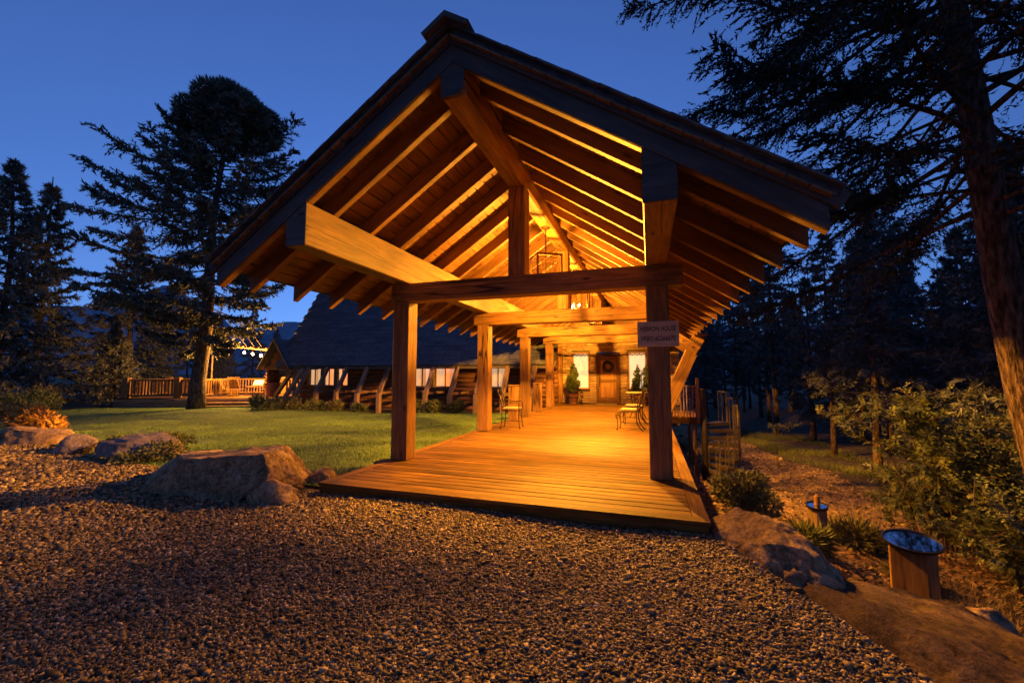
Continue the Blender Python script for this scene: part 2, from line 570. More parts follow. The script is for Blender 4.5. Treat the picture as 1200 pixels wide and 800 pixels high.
M['forest_floor'] = speckle('forest_floor', [(0.3, (0.03, 0.024, 0.015)), (0.55, (0.075, 0.058, 0.035)), (0.75, (0.13, 0.1, 0.06))], 3.0, 0.95, 0.6, 0.05, detail=8, rnd=False)
M['soil_gravel'] = speckle('packed_gravel', [(0.3, (0.06, 0.042, 0.025)), (0.5, (0.17, 0.12, 0.07)), (0.72, (0.34, 0.24, 0.14))], 16, 0.9, 0.9, 0.03, detail=8, big=(0.35, 0.8, 1.15), rnd=False)
M['turf'] = speckle('turf', [(0.3, (0.05, 0.085, 0.02)), (0.7, (0.12, 0.19, 0.055))], 4, 0.95, 0.5, 0.03, detail=8, big=(0.3, 0.8, 1.2), rnd=False)
M['dirt'] = speckle('dirt', [(0.3, (0.08, 0.048, 0.022)), (0.5, (0.19, 0.12, 0.06)), (0.7, (0.36, 0.24, 0.13))], 6, 0.95, 0.7, 0.04, detail=9, big=(0.5, 0.75, 1.15), rnd=False)
tag(link('ground', grid_mesh('ground', gx, gyy, -0.03), M['forest_floor']), kind='structure')
def is_gravel(x, y):
    return ((x < -2.1) & (y < gy(x) + 0.12 * np.sin(3 * x)) & (x > -26)) | ((x >= -2.1) & (y < -1.5) & (x < xb(y) + 0.1 + 0.1 * np.sin(4 * y)))
tag(link('gravel_driveway', grid_mesh('gravel_driveway', np.arange(-24, 5.4, 0.12), np.arange(-9, 1.2, 0.12), 0.0, is_gravel), M['soil_gravel']), kind='structure')
TA = np.array([-25.44, 8.66]); TD = np.array([8.23, 3.95]) / np.hypot(8.23, 3.95); TN = np.array([-TD[1], TD[0]])
def is_lawn(x, y):
    lim = np.where(x > -17.2, 10.75 + 0.15 * np.sin(2 * x), 12.5 - (-17.2 - x) * 0.48)
    return (x < -2.1) & (y > gy(x) + 0.1 + 0.1 * np.sin(2.3 * x)) & (y < lim) & (y > -x * 0.9 - 16.5 + 0.4 * np.sin(x * 1.3))
tag(link('lawn', grid_mesh('lawn', np.arange(-27, -2.0, 0.14), np.arange(-2, 13, 0.14), 0.004, is_lawn), M['turf']), kind='structure')
tag(link('dirt_path', grid_mesh('dirt_path', np.arange(2.5, 12, 0.14), np.arange(-6, 22, 0.14), 0.0, lambda x, y: (on_path(x, y) < 0) & (y > 0.8) & (x < 11.5)), M['dirt']), kind='structure')

# ------------------------------------------------------------------ porch canopy
W2, PW, BAY = 1.9644, 0.2825, 3.4898
TIE0, TIEH = 2.537, 0.292
GF = -2.277
EX, EZ, SL = 3.153, 2.439, 0.6657
RV = 0.236
TH = math.atan(SL)
YEND = 13.3
canopy = thing('porch_canopy', 'large open gabled timber porch canopy with exposed rafters over the lit deck', 'porch canopy', (0, 0, 0))
frames = [0, BAY, 2 * BAY, 3 * BAY]
for i, y in enumerate(frames):
    for s in (-1, 1):
        beam('post', (s * W2, y, 0.0), (s * W2, y, TIE0), PW, PW, M['timber'], canopy, up=(0, 1, 0))
    e0, e1 = (W2 + 0.19, W2 + 0.33) if i == 0 else (W2 + 0.24, W2 + 0.24)
    beam('tie_beam', (-e0, y, TIE0 + TIEH / 2), (e1, y, TIE0 + TIEH / 2), PW * 0.96, TIEH, M['timber'], canopy)
    beam('king_post', (0, y, TIE0 + TIEH), (0, y, 4.19), PW * 0.93, PW * 0.93, M['timber'], canopy, up=(0, 1, 0))
PZ0 = TIE0 + TIEH
for s in (-1, 1):
    # wall plate: bevelled top follows the rafters
    zi = EZ + SL * (EX - (W2 - PW / 2)); zo = EZ + SL * (EX - (W2 + PW / 2))
    mb = MB()
    L = YEND - GF
    yi, yo = (W2 - PW / 2), (W2 + PW / 2)
    zo -= 0.004; zi -= 0.004
    prof = [(yo - 0.012, PZ0), (yi + 0.012, PZ0), (yi, PZ0 + 0.012), (yi, zi), (yo, zo), (yo, PZ0 + 0.012)]
    # local x = world y, local y = -world x
    mb.prism([(-(s * a), b - 3.0) for a, b in prof], -L / 2, L / 2, 'x')
    o = mb.build('wall_plate', M['timber'], canopy)
    o.matrix_local = Matrix.Translation((0, (GF + YEND) / 2, 3.0)) @ Matrix.Rotation(PI / 2, 4, 'Z')
beam('ridge_beam', (0, GF - 0.0, 4.325), (0, YEND, 4.325), 0.262, 0.27, M['timber'], canopy, ch=0.03)
def crack(p0, p1, nrm, wmax, seed):
    """a drying check: a thin dark wedge let into a timber face"""
    rk = random.Random(seed)
    p0, p1, nrm = Vector(p0), Vector(p1), Vector(nrm)
    side = (p1 - p0).normalized().cross(nrm)
    n = 26; off_ = 0.0; a = []; b = []
    for i in range(n + 1):
        t_ = i / n
        off_ += rk.gauss(0, 0.0035)
        wd_ = wmax * math.sin(PI * t_) ** 0.6 * rk.uniform(0.5, 1.0) + 0.0006
        c = p0.lerp(p1, t_) + side * off_ + nrm * 0.0014
        a.append(c + side * wd_ / 2); b.append(c - side * wd_ / 2)
    mb = MB(); mb.add(a + b, [(i, i + 1, n + 2 + i, n + 1 + i) for i in range(n)])
    mb.build('drying_crack', M['ink'], canopy)
xi = -(W2 - PW / 2)
crack((xi, GF + 0.02, 3.06), (xi, 1.1, 2.98), (1, 0, 0), 0.016, 1)
crack((xi, 1.6, 3.02), (xi, 4.6, 3.04), (1, 0, 0), 0.01, 2)
crack((-1.9, -PW * 0.48, 2.72), (0.6, -PW * 0.48, 2.69), (0, -1, 0), 0.009, 3)
crack((0.3, -PW * 0.48, 2.64), (1.9, -PW * 0.48, 2.67), (0, -1, 0), 0.007, 4)
crack((W2 + 0.05, -PW / 2, 0.3), (W2 + 0.03, -PW / 2, 1.6), (0, -1, 0), 0.008, 5)
crack((-W2 - 0.03, -PW / 2, 0.6), (-W2 - 0.05, -PW / 2, 2.3), (0, -1, 0), 0.008, 6)
crack((-W2 + PW / 2, 0.03, 1.2), (-W2 + PW / 2, 0.01, 2.5), (1, 0, 0), 0.01, 7)
crack((-1.2, BAY - PW * 0.48, 2.7), (1.6, BAY - PW * 0.48, 2.66), (0, -1, 0), 0.008, 8)
for s_i, (yy_) in enumerate(frames):
    for s in (-1, 1):
        for dz in (-0.07, 0.07):
            mb = MB(); mb.tube([(s * W2, yy_ - PW * 0.48 + 0.002, TIE0 + TIEH / 2 + dz), (s * W2, yy_ - PW * 0.48 - 0.006, TIE0 + TIEH / 2 + dz)], 0.014, 8); mb.build('peg', M['fascia'], canopy)
# rafters, a parallelogram with plumb-cut ends, local x down the slope
def rafter_mesh(name, x0, x1, hv, wd):
    c, s_ = math.cos(TH), math.sin(TH)
    l0, l1 = x0 / c, x1 / c
    hp = hv * c; sh = hv * s_
    mb = MB()
    poly = [(l0, 0), (l1, 0), (l1 - sh, hp), (l0 - sh, hp)]
    mb.prism(poly, -wd / 2, wd / 2, 'y')
    bm = bmesh.new(); me = mb.mesh(name); bm.from_mesh(me)
    bmesh.ops.bevel(bm, geom=[e for e in bm.edges if abs((e.verts[0].co - e.verts[1].co).x) > 1], offset=0.008, segments=1, affect='EDGES')
    bm.to_mesh(me); bm.free()
    return me
def slope_matrix(side, y, zc):
    """local (l, y, h): l runs down the slope from the ridge line at height zc"""
    c, s_ = math.cos(TH), math.sin(TH)
    ex = Vector((side * c, 0, -s_)); ez = Vector((side * s_, 0, c)); ey = ez.cross(ex)
    m = Matrix(((ex.x, ey.x, ez.x), (ex.y, ey.y, ez.y), (ex.z, ey.z, ez.z))).to_4x4()
    m.translation = (0, y, zc)
    return m
ZR = EZ + SL * EX
rm = rafter_mesh('rafter', 0.133, EX, RV, 0.092)
ry = [GF + 0.046] + [-1.816 + 0.7152 * k for k in range(21)]
for side in (-1, 1):
    for y in ry:
        link('rafter', rm, M['rafter'], canopy, slope_matrix(side, y, ZR))
# roof boards along the slope, laid side by side
c_, s_ = math.cos(TH), math.sin(TH)
nb = 22
slope_L = EX / c_
bw = slope_L / nb
ylen = YEND - GF + 0.1
bmb = MB(); bmb.add(*cbox((ylen, bw - 0.011, 0.022), 0.006)); bme = bmb.mesh('roof_board')
for side in (-1, 1):
    for k in range(nb):
        l = -RV * s_ + bw * (k + 0.5)
        m = slope_matrix(side, (GF + YEND) / 2 - 0.05, ZR) @ Matrix.Translation((l, 0, RV * c_ + 0.0135)) @ Matrix.Rotation(PI / 2, 4, 'Z')
        link('roof_board', bme, M['sheath'], canopy, m)
def ys(a, b):
    return sorted((side * a, side * b))
# roofing slab, barge boards, drip edge and ridge cap
for side in (-1, 1):
    m = slope_matrix(side, 0, ZR)
    mb = MB()
    h0 = RV * c_ + 0.028
    for k in range(11):
        l0 = -RV * s_ - 0.02 + k * 0.3475
        mb.prism([(l0 - 0.05 * (k == 0), h0 + 0.061), (l0 + 0.365, h0 + 0.055), (l0 + 0.365, h0 + 0.072), (l0 - 0.06 * (k == 0), h0 + 0.078)], *ys(GF - 0.13, YEND), 'y')
    mb.prism([(-RV * s_, h0), (slope_L + 0.02 - RV * s_, h0), (slope_L + 0.02 - RV * s_, h0 + 0.06), (-RV * s_, h0 + 0.06)], *ys(GF - 0.06, YEND), 'y')
    o = mb.build('roofing', M['shingle'], canopy); o.matrix_local = m
    mb = MB()
    mb.prism([(-0.165 * SL, 0.165), (slope_L + 0.1 - RV * s_, 0.165), (slope_L + 0.1 - RV * s_, 0.29), (-0.29 * SL, 0.29)], *ys(-0.045, 0.0), 'y')
    o = mb.build('barge_board', M['fascia'], canopy); o.matrix_local = slope_matrix(side, GF - 0.004, ZR)
    mb = MB()
    mb.prism([(slope_L - RV * s_ - 0.0, 0.2), (slope_L + 0.03 - RV * s_, 0.2), (slope_L + 0.03 - RV * s_, 0.29), (slope_L - RV * s_, 0.29)], *ys(GF, YEND), 'y')
    o = mb.build('eave_trim', M['fascia'], canopy); o.matrix_local = m
    mb = MB()
    mb.prism([(-0.302 * SL, 0.302), (0.08, 0.302), (0.08, 0.352), (-0.352 * SL, 0.352)], *ys(GF - 0.2, YEND), 'y')
    o = mb.build('ridge_cap', M['fascia'], canopy); o.matrix_local = m
# thin dark boards over the first rafters: backlit shade put into colour
for side in (-1, 1):
    me = rafter_mesh('fascia_board', 0.0, EX, RV, 0.02)
    link('fascia_board', me, M['fascia'], canopy, slope_matrix(side, GF - 0.0125, ZR + 0.001))
# dark caps on the ridge beam and plate ends, backlit shade as colour
mb = MB()
mb.prism([(-0.128, 4.195), (0.06, 4.195), (0.128, 4.25), (0.128, 4.52), (-0.128, 4.52)], GF - 0.012, GF - 0.001, 'y')
mb.build('beam_end', M['fascia'], canopy)
for s in (-1, 1):
    mb = MB(); mb.prism([(s * yo, PZ0 + 0.004), (s * yi, PZ0 + 0.004), (s * yi, zi), (s * yo, zo)], GF - 0.011, GF - 0.001, 'y')
    mb.build('beam_end', M['fascia'], canopy)

# raking brace on the right, two timbers clasping a bolted crosspiece
by = 2 * BAY - 0.05
br0, br1 = Vector((2.13, by, 0.02)), Vector((3.17, by, 2.36))
for dy in (-0.19, 0.05):
    beam('raking_brace', br0 + Vector((0, dy, 0)), br1 + Vector((0, dy, 0)), 0.11, 0.34, M['timber'], canopy, up=(1, 0, 0))
beam('brace_crosspiece', (2.12, by - 0.33, 2.72), (3.15, by - 0.33, 1.99), 0.12, 0.27, M['timber'], canopy)
beam('brace_crosspiece', (2.12, by + 0.175, 2.62), (3.0, by + 0.175, 2.02), 0.12, 0.27, M['timber'], canopy)
for t in (0.62, 0.86):
    p = Vector((2.12, by - 0.39, 2.72)).lerp(Vector((3.15, by - 0.39, 1.99)), t)
    mb = MB(); mb.tube([p, p + Vector((0, -0.02, 0))], 0.02, 8); mb.build('bolt', M['black_metal'], canopy)

# lower lean-to soffit beyond the eave on the right
for k in range(9):
    y = 8.5 + k * 0.6
    beam('outrigger', (2.3, y, 2.5), (3.55 + 0.055 * (y - 8.5), y, 2.5 - 0.04), 0.09, 0.16, M['rafter'], canopy)
for k in range(8):
    x = 2.36 + k * 0.168
    beam('soffit_board', (x, 8.2, 2.592), (x, 13.6, 2.592), 0.162, 0.02, M['sheath'], canopy, ch=0.003)

# ------------------------------------------------------------------ deck
DX0, DX1, DY0 = -2.165, 2.352, -1.6
deck = thing('deck', 'long warm lit timber deck of cross boards running to the front door', 'deck', (0, 0, 0))
pitch = 0.1475
nbd = int((YEND - DY0 - 0.15) / pitch)
rnd = random.Random(3)
L = DX1 - DX0 - 0.30
dmb = MB(); dmb.add(*cbox((L, pitch - 0.013, 0.036), 0.005)); dme = dmb.mesh('board')
for k in range(nbd):
    y = DY0 + 0.15 + pitch * (k + 0.5)
    m = Matrix.Translation(((DX0 + DX1) / 2, y, -0.0195 + rnd.uniform(-0.0015, 0.0015))) @ Matrix.Rotation(rnd.uniform(-0.012, 0.012), 4, 'X')
    link('board', dme, M['deck'], deck, m)
for x, a in ((DX0 + 0.072, 1), (DX1 - 0.072, -1)):
    mb = MB()
    y0 = DY0; y1 = YEND
    # mitred picture-frame boards
    mb.prism([(-(y1 - y0) / 2, 0.072 * a), ((y1 - y0) / 2, 0.072 * a), ((y1 - y0) / 2, -0.072 * a), (-(y1 - y0) / 2 + 0.144, -0.072 * a)], -0.018, 0.018, 'z')
    o = mb.build('border_board', M['deck'], deck)
    o.matrix_local = Matrix.Translation((x, (y0 + y1) / 2, -0.016)) @ Matrix.Rotation(PI / 2, 4, 'Z')
mb = MB(); Lx = DX1 - DX0 - 0.004
mb.prism([(-Lx / 2, -0.072), (Lx / 2, -0.072), (Lx / 2 - 0.144, 0.072), (-Lx / 2 + 0.144, 0.072)], -0.018, 0.018, 'z')
o = mb.build('border_board', M['deck'], deck); o.matrix_local = Matrix.Translation(((DX0 + DX1) / 2, DY0 + 0.072, -0.0165))
beam('rim_joist', (DX0 + 0.02, DY0 + 0.032, -0.125), (DX1 - 0.02, DY0 + 0.032, -0.125), 0.04, 0.175, M['deck'], deck)
beam('rim_joist', (DX0 + 0.035, DY0 + 0.06, -0.16), (DX0 + 0.035, YEND, -0.16), 0.04, 0.24, M['deck'], deck)
beam('rim_joist', (DX1 - 0.035, DY0 + 0.06, -0.16), (DX1 - 0.035, YEND, -0.16), 0.04, 0.24, M['deck'], deck)
for y in (1.5, 4.5, 7.5, 10.5):
    beam('pier', (DX1 - 0.2, y, -2.1), (DX1 - 0.2, y, -0.28), 0.16, 0.16, M['strut'], deck, up=(0, 1, 0))
beam('pad', (-2.32, -0.13, -0.085), (-2.15, -0.13, -0.085), 0.3, 0.14, M['deck'], deck)

# ------------------------------------------------------------------ lanterns (lit)
def lantern(y, label, rz):
    x = 0.0
    zt, zb = 3.62, 3.02
    t = thing('hanging_lantern', label, 'lantern', (x, y, zt), rz, 'lanterns under the porch ridge')
    mb = MB()
    h = 0.235
    fz = zb - zt
    for sx in (-1, 1):
        for sy in (-1, 1):
            mb.box((sx * h, sy * h, fz / 2), (0.03, 0.03, -fz - 0.05))
    for z in (-0.02, fz + 0.012):
        for s in (-1, 1):
            mb.box((0, s * h, z), (2 * h + 0.032, 0.034, 0.042)); mb.box((s * h, 0, z + 0.001), (0.034, 2 * h - 0.034, 0.042))
    mb.bar((-h, 0, -0.022), (h, 0, -0.022), 0.02, 0.02); mb.bar((0, -h, -0.023), (0, h, -0.023), 0.02, 0.02)
    mb.build('frame', M['bronze'], t)
    for a in range(4):
        mb = MB(); mb.box((0, h - 0.006, fz / 2), (2 * h - 0.03, 0.004, -fz - 0.06), None)
        o = mb.build('pane', M['glass'], t); o.matrix_local = Matrix.Rotation(a * PI / 2, 4, 'Z')
    mb = MB(); mb.tube([(0, 0, -0.02), (0, 0, 4.175 - zt)], 0.011, 6); mb.build('rod', M['bronze'], t)
    mb = MB(); mb.lathe([(0.085, 0), (0.085, 0.012), (0.03, 0.03), (0.028, 0.04)][::-1] and [(0.03, -0.02), (0.085, 0.0), (0.085, 0.0149)], 16, (0, 0, 4.175 - zt)); mb.build('canopy_plate', M['bronze'], t)
    mb = MB()
    mb.tube([(0, 0, -0.03), (0, 0, -0.49)], 0.012, 6)
    for a in range(4):
        an = a * PI / 2 + 0.6
        d = Vector((math.cos(an), math.sin(an), 0))
        mb.tube([d * 0.01 + Vector((0, 0, -0.49)), d * 0.07 + Vector((0, 0, -0.52)), d * 0.11 + Vector((0, 0, -0.49)), d * 0.11 + Vector((0, 0, -0.44))], 0.008, 5)
    mb.build('candle_arm', M['bronze'], t)
    for a in range(4):
        an = a * PI / 2 + 0.6
        d = Vector((math.cos(an) * 0.11, math.sin(an) * 0.11, -0.44))
        mb = MB(); mb.lathe([(0.006, 0), (0.017, 0.02), (0.014, 0.045), (0.003, 0.075)], 8, d); mb.build('bulb', M['bulb'], t, True)
    ld = bpy.data.lights.new('lantern_light', 'POINT')
    ld.energy = LAMP_W; ld.color = LAMP_C; ld.shadow_soft_size = 0.045
    ld.use_nodes = True
    ln = ld.node_tree
    em = ln.nodes['Emission']
    fo = ln.nodes.new('ShaderNodeLightFalloff'); fo.inputs['Strength'].default_value = 1.0; fo.inputs['Smooth'].default_value = 0.0
    mu = ln.nodes.new('ShaderNodeMath'); mu.operation = 'MULTIPLY'; mu.inputs[1].default_value = 0.72
    mc = ln.nodes.new('ShaderNodeMath'); mc.operation = 'MULTIPLY_ADD'; mc.inputs[1].default_value = 0.03
    ln.links.new(fo.outputs['Linear'], mu.inputs[0])
    ln.links.new(fo.outputs['Constant'], mc.inputs[0]); ln.links.new(mu.outputs[0], mc.inputs[2])
    ln.links.new(mc.outputs[0], em.inputs['Strength'])
    lo = bpy.data.objects.new('lantern_light', ld); COL.objects.link(lo)
    lo.parent = t; lo.location = (0, 0, -0.4)
    return t
lantern(1.75, 'glass box lantern hanging from the ridge nearest the front gable', 0.55)
lantern(5.24, 'glass box lantern hanging in the middle bay, brightest one seen under the front beam', 0.5)
lantern(8.73, 'glass box lantern hanging farthest in, nearest the front door', 0.5)

# ------------------------------------------------------------------ name sign on the front post
sg = thing('name_sign', 'grey board sign with two lines of dark lettering on the front right post', 'sign', (1.965, -0.16, 1.89))
mb = MB(); mb.add(*cbox((0.515, 0.025, 0.335), 0.006)); mb.build('board', M['sign'], sg)
def lettering(txt, size, x, z, parent, y=-0.0135, stretch=1.0):
    cu = bpy.data.curves.new('lettering', 'FONT')
    cu.body = txt; cu.align_x = 'CENTER'; cu.align_y = 'CENTER'; cu.size = size; cu.extrude = 0.0012; cu.offset = 0.0013
    tmp = bpy.data.objects.new('tmp', cu); COL.objects.link(tmp)
    dg = bpy.context.evaluated_depsgraph_get()
    me = bpy.data.meshes.new_from_object(tmp.evaluated_get(dg))
    bpy.data.objects.remove(tmp)
    me.name = 'lettering'
    o = link('lettering', me, M['ink'], parent, Matrix.Translation((x, y, z)) @ Matrix.Rotation(PI / 2, 4, 'X') @ Matrix.Diagonal((stretch, 1, 1, 1)))
    return o
lettering('HEBRON HOUSE', 0.088, 0.0, 0.066, sg, stretch=0.68)
lettering('VRBO #2266670', 0.088, 0.0, -0.062, sg, stretch=0.7)
for sx in (-1, 1):
    mb = MB(); mb.tube([(0, -0.012, 0.145 * sx), (0, -0.018, 0.145 * sx)], 0.006, 8); mb.build('screw', M['iron'], sg)

# ------------------------------------------------------------------ cabin behind
cabin = thing('log_cabin', 'long log cabin with a steep dark shingled roof and lit windows behind the lawn', 'cabin', (0, 0, 0))
CX0, CX1, EY, EZC, RA = -17.6, -2.12, 11.7, 1.72, R(57)
WY = 13.0
def cp(x, l, h=0.0):
    """point on the cabin's front roof slope: l metres up from the eave, h proud of it"""
    return Vector((x, EY + l * math.cos(RA) - h * math.sin(RA), EZC + l * math.sin(RA) + h * math.cos(RA)))
ncourse = 34
cw = 9.6 / ncourse
cmb = MB()
nx_ = 36
dxs = (CX1 - CX0) / nx_
rr = random.Random(8)
def course_mesh(seed):
    rr = random.Random(seed)
    mb = MB()
    for k in range(nx_):
        w_ = dxs - 0.012
        th = 0.018 + rr.uniform(-0.005, 0.006)
        dl = rr.uniform(-0.012, 0.012)
        x = -nx_ * dxs / 2 + dxs * (k + 0.5)
        # wedge shingle tab: butt edge thick
        vs = [(x - w_ / 2, -dl, 0.0), (x + w_ / 2, -dl, 0.0), (x + w_ / 2, cw * 1.08, 0.0), (x - w_ / 2, cw * 1.08, 0.0),
              (x - w_ / 2, -dl, th + 0.006), (x + w_ / 2, -dl, th + 0.006), (x + w_ / 2, cw * 1.08, 0.006), (x - w_ / 2, cw * 1.08, 0.006)]
        mb.add(vs, [(3, 2, 1, 0), (4, 5, 6, 7), (0, 1, 5, 4), (1, 2, 6, 5), (2, 3, 7, 6), (3, 0, 4, 7)])
    return mb.mesh('shingle_course')
cms = [course_mesh(i) for i in range(5)]
for k in range(ncourse):
    m = Matrix.Translation(cp((CX0 + CX1) / 2 + (0.1 if k % 2 else -0.1), k * cw, 0.075)) @ Matrix.Rotation(RA, 4, 'X')
    link('shingle_course', cms[k % 5], M['shingle'], cabin, m)
ridge_l = 9.6
pr = cp(0, ridge_l)
mb = MB()
q = [cp(0, -0.02, 0.0), cp(0, ridge_l, 0.0), cp(0, ridge_l, 0.07), cp(0, -0.02, 0.07)]
mb.prism([(p.y, p.z) for p in q], CX0 + 0.05, CX1 - 0.05, 'x')
mb.build('roof_deck', M['fascia'], cabin)
mb = MB()
yb, zb_ = pr.y, pr.z
mb.prism([(yb, zb_ + 0.02), (yb + 5.2, EZC), (yb + 5.2, EZC + 0.12), (yb, zb_ + 0.14)], CX0 + 0.05, CX1 - 0.05, 'x')
mb.build('back_roof', M['shingle'], cabin)
for x in (CX0, CX1):
    beam('rake_board', cp(x, -0.1, -0.02), cp(x, ridge_l, -0.02), 0.05, 0.24, M['fascia'], cabin, up=(1, 0, 0))
beam('eave_board', cp(CX0, -0.03, -0.06), cp(CX1, -0.03, -0.06), 0.045, 0.17, M['fascia'], cabin)
# gable wall at the left end and back wall, boards
mb = MB(); mb.prism([(WY, -0.6), (WY + 7.4, -0.6), (yb + 4.9, EZC + 0.1), (yb, zb_ - 0.2), (WY, EZC + 1.9)], CX0 + 0.35, CX0 + 0.5, 'x'); mb.build('gable_wall', M['log'], cabin)
mb = MB(); mb.box((-7.6, WY + 7.4, 0.7), (19.2, 0.2, 2.8)); mb.build('back_wall', M['log'], cabin)
# log wall with window openings
wins = [(-16.62, -15.74), (-15.58, -14.82), (-14.66, -13.9), (-9.78, -8.78), (-8.55, -7.38), (-5.62, -4.62)]
WZ0, WZ1 = 0.66, 1.98
mb = MB(); mb.box((-7.0, WY + 0.22, -0.62), (20, 0.3, 0.5)); mb.build('foundation', M['mortar'], cabin)
LR = 0.118
lz = -0.33
row = 0
while lz < 3.2:
    segs = [(-17.0, -2.15)]
    if WZ0 - 0.08 < lz < WZ1 + 0.08:
        segs = []; a = -17.0
        for x0, x1 in wins:
            if x0 - 0.09 > a + 0.2: segs.append((a, x0 - 0.085))
            a = x1 + 0.085
        segs.append((a, -2.15))
    for a, b in segs:
        n = max(1, int((b - a) / 5.2))
        for i in range(n):
            x0 = a + (b - a) * i / n; x1 = a + (b - a) * (i + 1) / n - 0.006
            mb = MB(); L = x1 - x0
            r2 = rr.uniform(0.112, 0.121)
            mb.tube([(-L / 2, 0, 0), (L / 2, 0, 0)], r2, 12)
            o = mb.build('log', M['log'], cabin, False)
            o.matrix_local = Matrix.Translation(((x0 + x1) / 2, WY + rr.uniform(-0.01, 0.01), lz)) @ Matrix.Rotation(rr.uniform(0, 6), 4, 'X')
            for p in o.data.polygons:
                if len(p.vertices) == 4: p.use_smooth = True
    mb = None
    lz += 0.222
mb = MB(); mb.box((-9.55, WY + 0.16, 1.3), (14.8, 0.02, 3.4)); 
# inner lining with openings, built from strips round the windows
a = -17.0
lin = MB()
for x0, x1 in wins + [(-2.15, -2.15)]:
    if x0 - a > 0.05: lin.box(((a + x0) / 2, WY + 0.17, 1.4), (x0 - a, 0.02, 3.6))
    if x1 > x0:
        lin.box(((x0 + x1) / 2, WY + 0.171, (WZ0 - 0.4) / 2), (x1 - x0, 0.02, WZ0 + 0.4)); lin.box(((x0 + x1) / 2, WY + 0.171, (WZ1 + 3.2) / 2), (x1 - x0, 0.02, 3.2 - WZ1))
    a = x1
lin.build('wall_lining', M['door'], cabin)
def window(x0, x1, z0, z1, y, curtain, mull=1, frame_mat='strut'):
    wmb = MB()
    cx, cz = (x0 + x1) / 2, (z0 + z1) / 2
    f = 0.07
    wmb.box((cx, y, z0 - f / 2 + 0.01), (x1 - x0 + 2 * f, 0.16, f)); wmb.box((cx, y, z1 + f / 2 - 0.01), (x1 - x0 + 2 * f, 0.14, f))
    for x in (x0 - f / 2, x1 + f / 2):
        wmb.box((x, y + 0.001, cz), (f - 0.004, 0.138, z1 - z0 - 0.022))
    w_ = wmb.build('window', M[frame_mat], cabin)
    smb = MB()
    for i in range(mull):
        x = x0 + (x1 - x0) * (i + 1) / (mull + 1)
        smb.box((x, y + 0.02, cz), (0.045, 0.05, z1 - z0 - 0.03))
    for x in (x0 + 0.02, x1 - 0.02):
        smb.box((x, y + 0.02, cz), (0.038, 0.05, z1 - z0 - 0.03))
    smb.box((cx, y + 0.019, z0 + 0.03), (x1 - x0 - 0.01, 0.05, 0.04))
    smb.build('sash', M[frame_mat], w_)
    pm = MB(); pm.box((cx, y + 0.03, cz), (x1 - x0 - 0.08, 0.006, z1 - z0 - 0.05)); pm.build('pane', M['glass'], w_)
    gm = MB(); gm.box((cx, y + 0.9, cz), (x1 - x0 + 1.2, 0.03, z1 - z0 + 0.9)); gm.build('lit_room', M['win_glow'], w_)
    if curtain:
        for (a, b) in curtain:
            cv = []; n = 14
            xa, xbb = x0 + (x1 - x0) * a, x0 + (x1 - x0) * b
            mb = MB(); vs = []; fs = []
            for i in range(n + 1):
                x = xa + (xbb - xa) * i / n
                yy = y + 0.17 + 0.025 * math.sin(i * 1.9)
                vs += [(x, yy, z0 - 0.02), (x, yy, z1 + 0.02)]
                if i: fs.append((2 * i - 2, 2 * i, 2 * i + 1, 2 * i - 1))
            mb.add(vs, fs); mb.build('curtain', M['curtain'], w_)
    return w_
for i, (x0, x1) in enumerate(wins):
    cur = [[(0, 0.42), (0.55, 1)], [(0.0, 0.35), (0.62, 1)], [(0, 0.3), (0.7, 1)], [(0, 0.3), (0.62, 0.78)], [(0.02, 0.36), (0.86, 1)], [(0, 1)]][i]
    window(x0, x1, WZ0, WZ1, WY, cur)
# leaning struts carrying the eave down to the ground
for k in range(11):
    x = -15.43 + 1.25 * k
    tilt = rr.uniform(-0.01, 0.01)
    g = float(hgt(x, 11.0))
    beam('strut', (x + tilt, EY + 0.1, EZC + 0.0), (x, 11.02, 0.42), 0.19, 0.15, M['strut'], cabin, up=(0, 1, 0))
    beam('strut_post', (x, 10.99, 0.44), (x, 10.99, g - 0.1), 0.19, 0.19, M['strut'], cabin, up=(0, 1, 0))
    beam('strut_collar', (x + 0.004, 11.1, 0.43), (x + 0.004, WY - 0.05, 0.43), 0.1, 0.12, M['strut'], cabin)
# small gabled porch at the left end, its face turned to the lawn
PA = R(78)
pm_ = Matrix.Translation((-17.95, 12.2, 0)) @ Matrix.Rotation(PA, 4, 'Z')      # local x runs back along the ridge, y to the left
def padd(name, mb, mat):
    o = mb.build(name, mat, cabin); o.matrix_local = pm_; return o
hw, pz0, pz1 = 1.4, 1.66, 3.2
for sgn in (-1, 1):
    mb = MB(); mb.prism([(sgn * (hw + 0.12), pz0 - 0.1), (0, pz1), (0, pz1 + 0.09), (sgn * (hw + 0.17), pz0 - 0.05)], -0.3, 3.4, 'x'); padd('porch_roof', mb, M['shingle'])
    mb = MB(); mb.bar((-0.33, sgn * (hw + 0.15), pz0 - 0.06), (-0.33, 0, pz1 + 0.02), 0.04, 0.18, up=(1, 0, 0)); padd('rake_board', mb, M['fascia'])
    mb = MB(); mb.bar((0.1, sgn * (hw - 0.1), 0.0), (0.1, sgn * (hw - 0.1), pz0), 0.15, 0.15, up=(0, 1, 0)); padd('porch_post', mb, M['strut'])
    mb = MB(); mb.bar((2.6, sgn * (hw - 0.1), 0.0), (2.6, sgn * (hw - 0.1), pz0), 0.15, 0.15, up=(0, 1, 0)); padd('porch_post', mb, M['strut'])
for k in range(9):
    y = -hw + 0.1 + (2 * hw - 0.2) * (k + 0.5) / 9
    zt_ = pz1 - (pz1 - pz0) * abs(y) / hw - 0.05
    if zt_ > pz0 + 0.12:
        mb = MB(); mb.box((0.1, y, (pz0 + 0.05 + zt_) / 2), (0.04, (2 * hw - 0.2) / 9 - 0.012, zt_ - pz0 - 0.05)); padd('porch_gable_board', mb, M['rafter'])
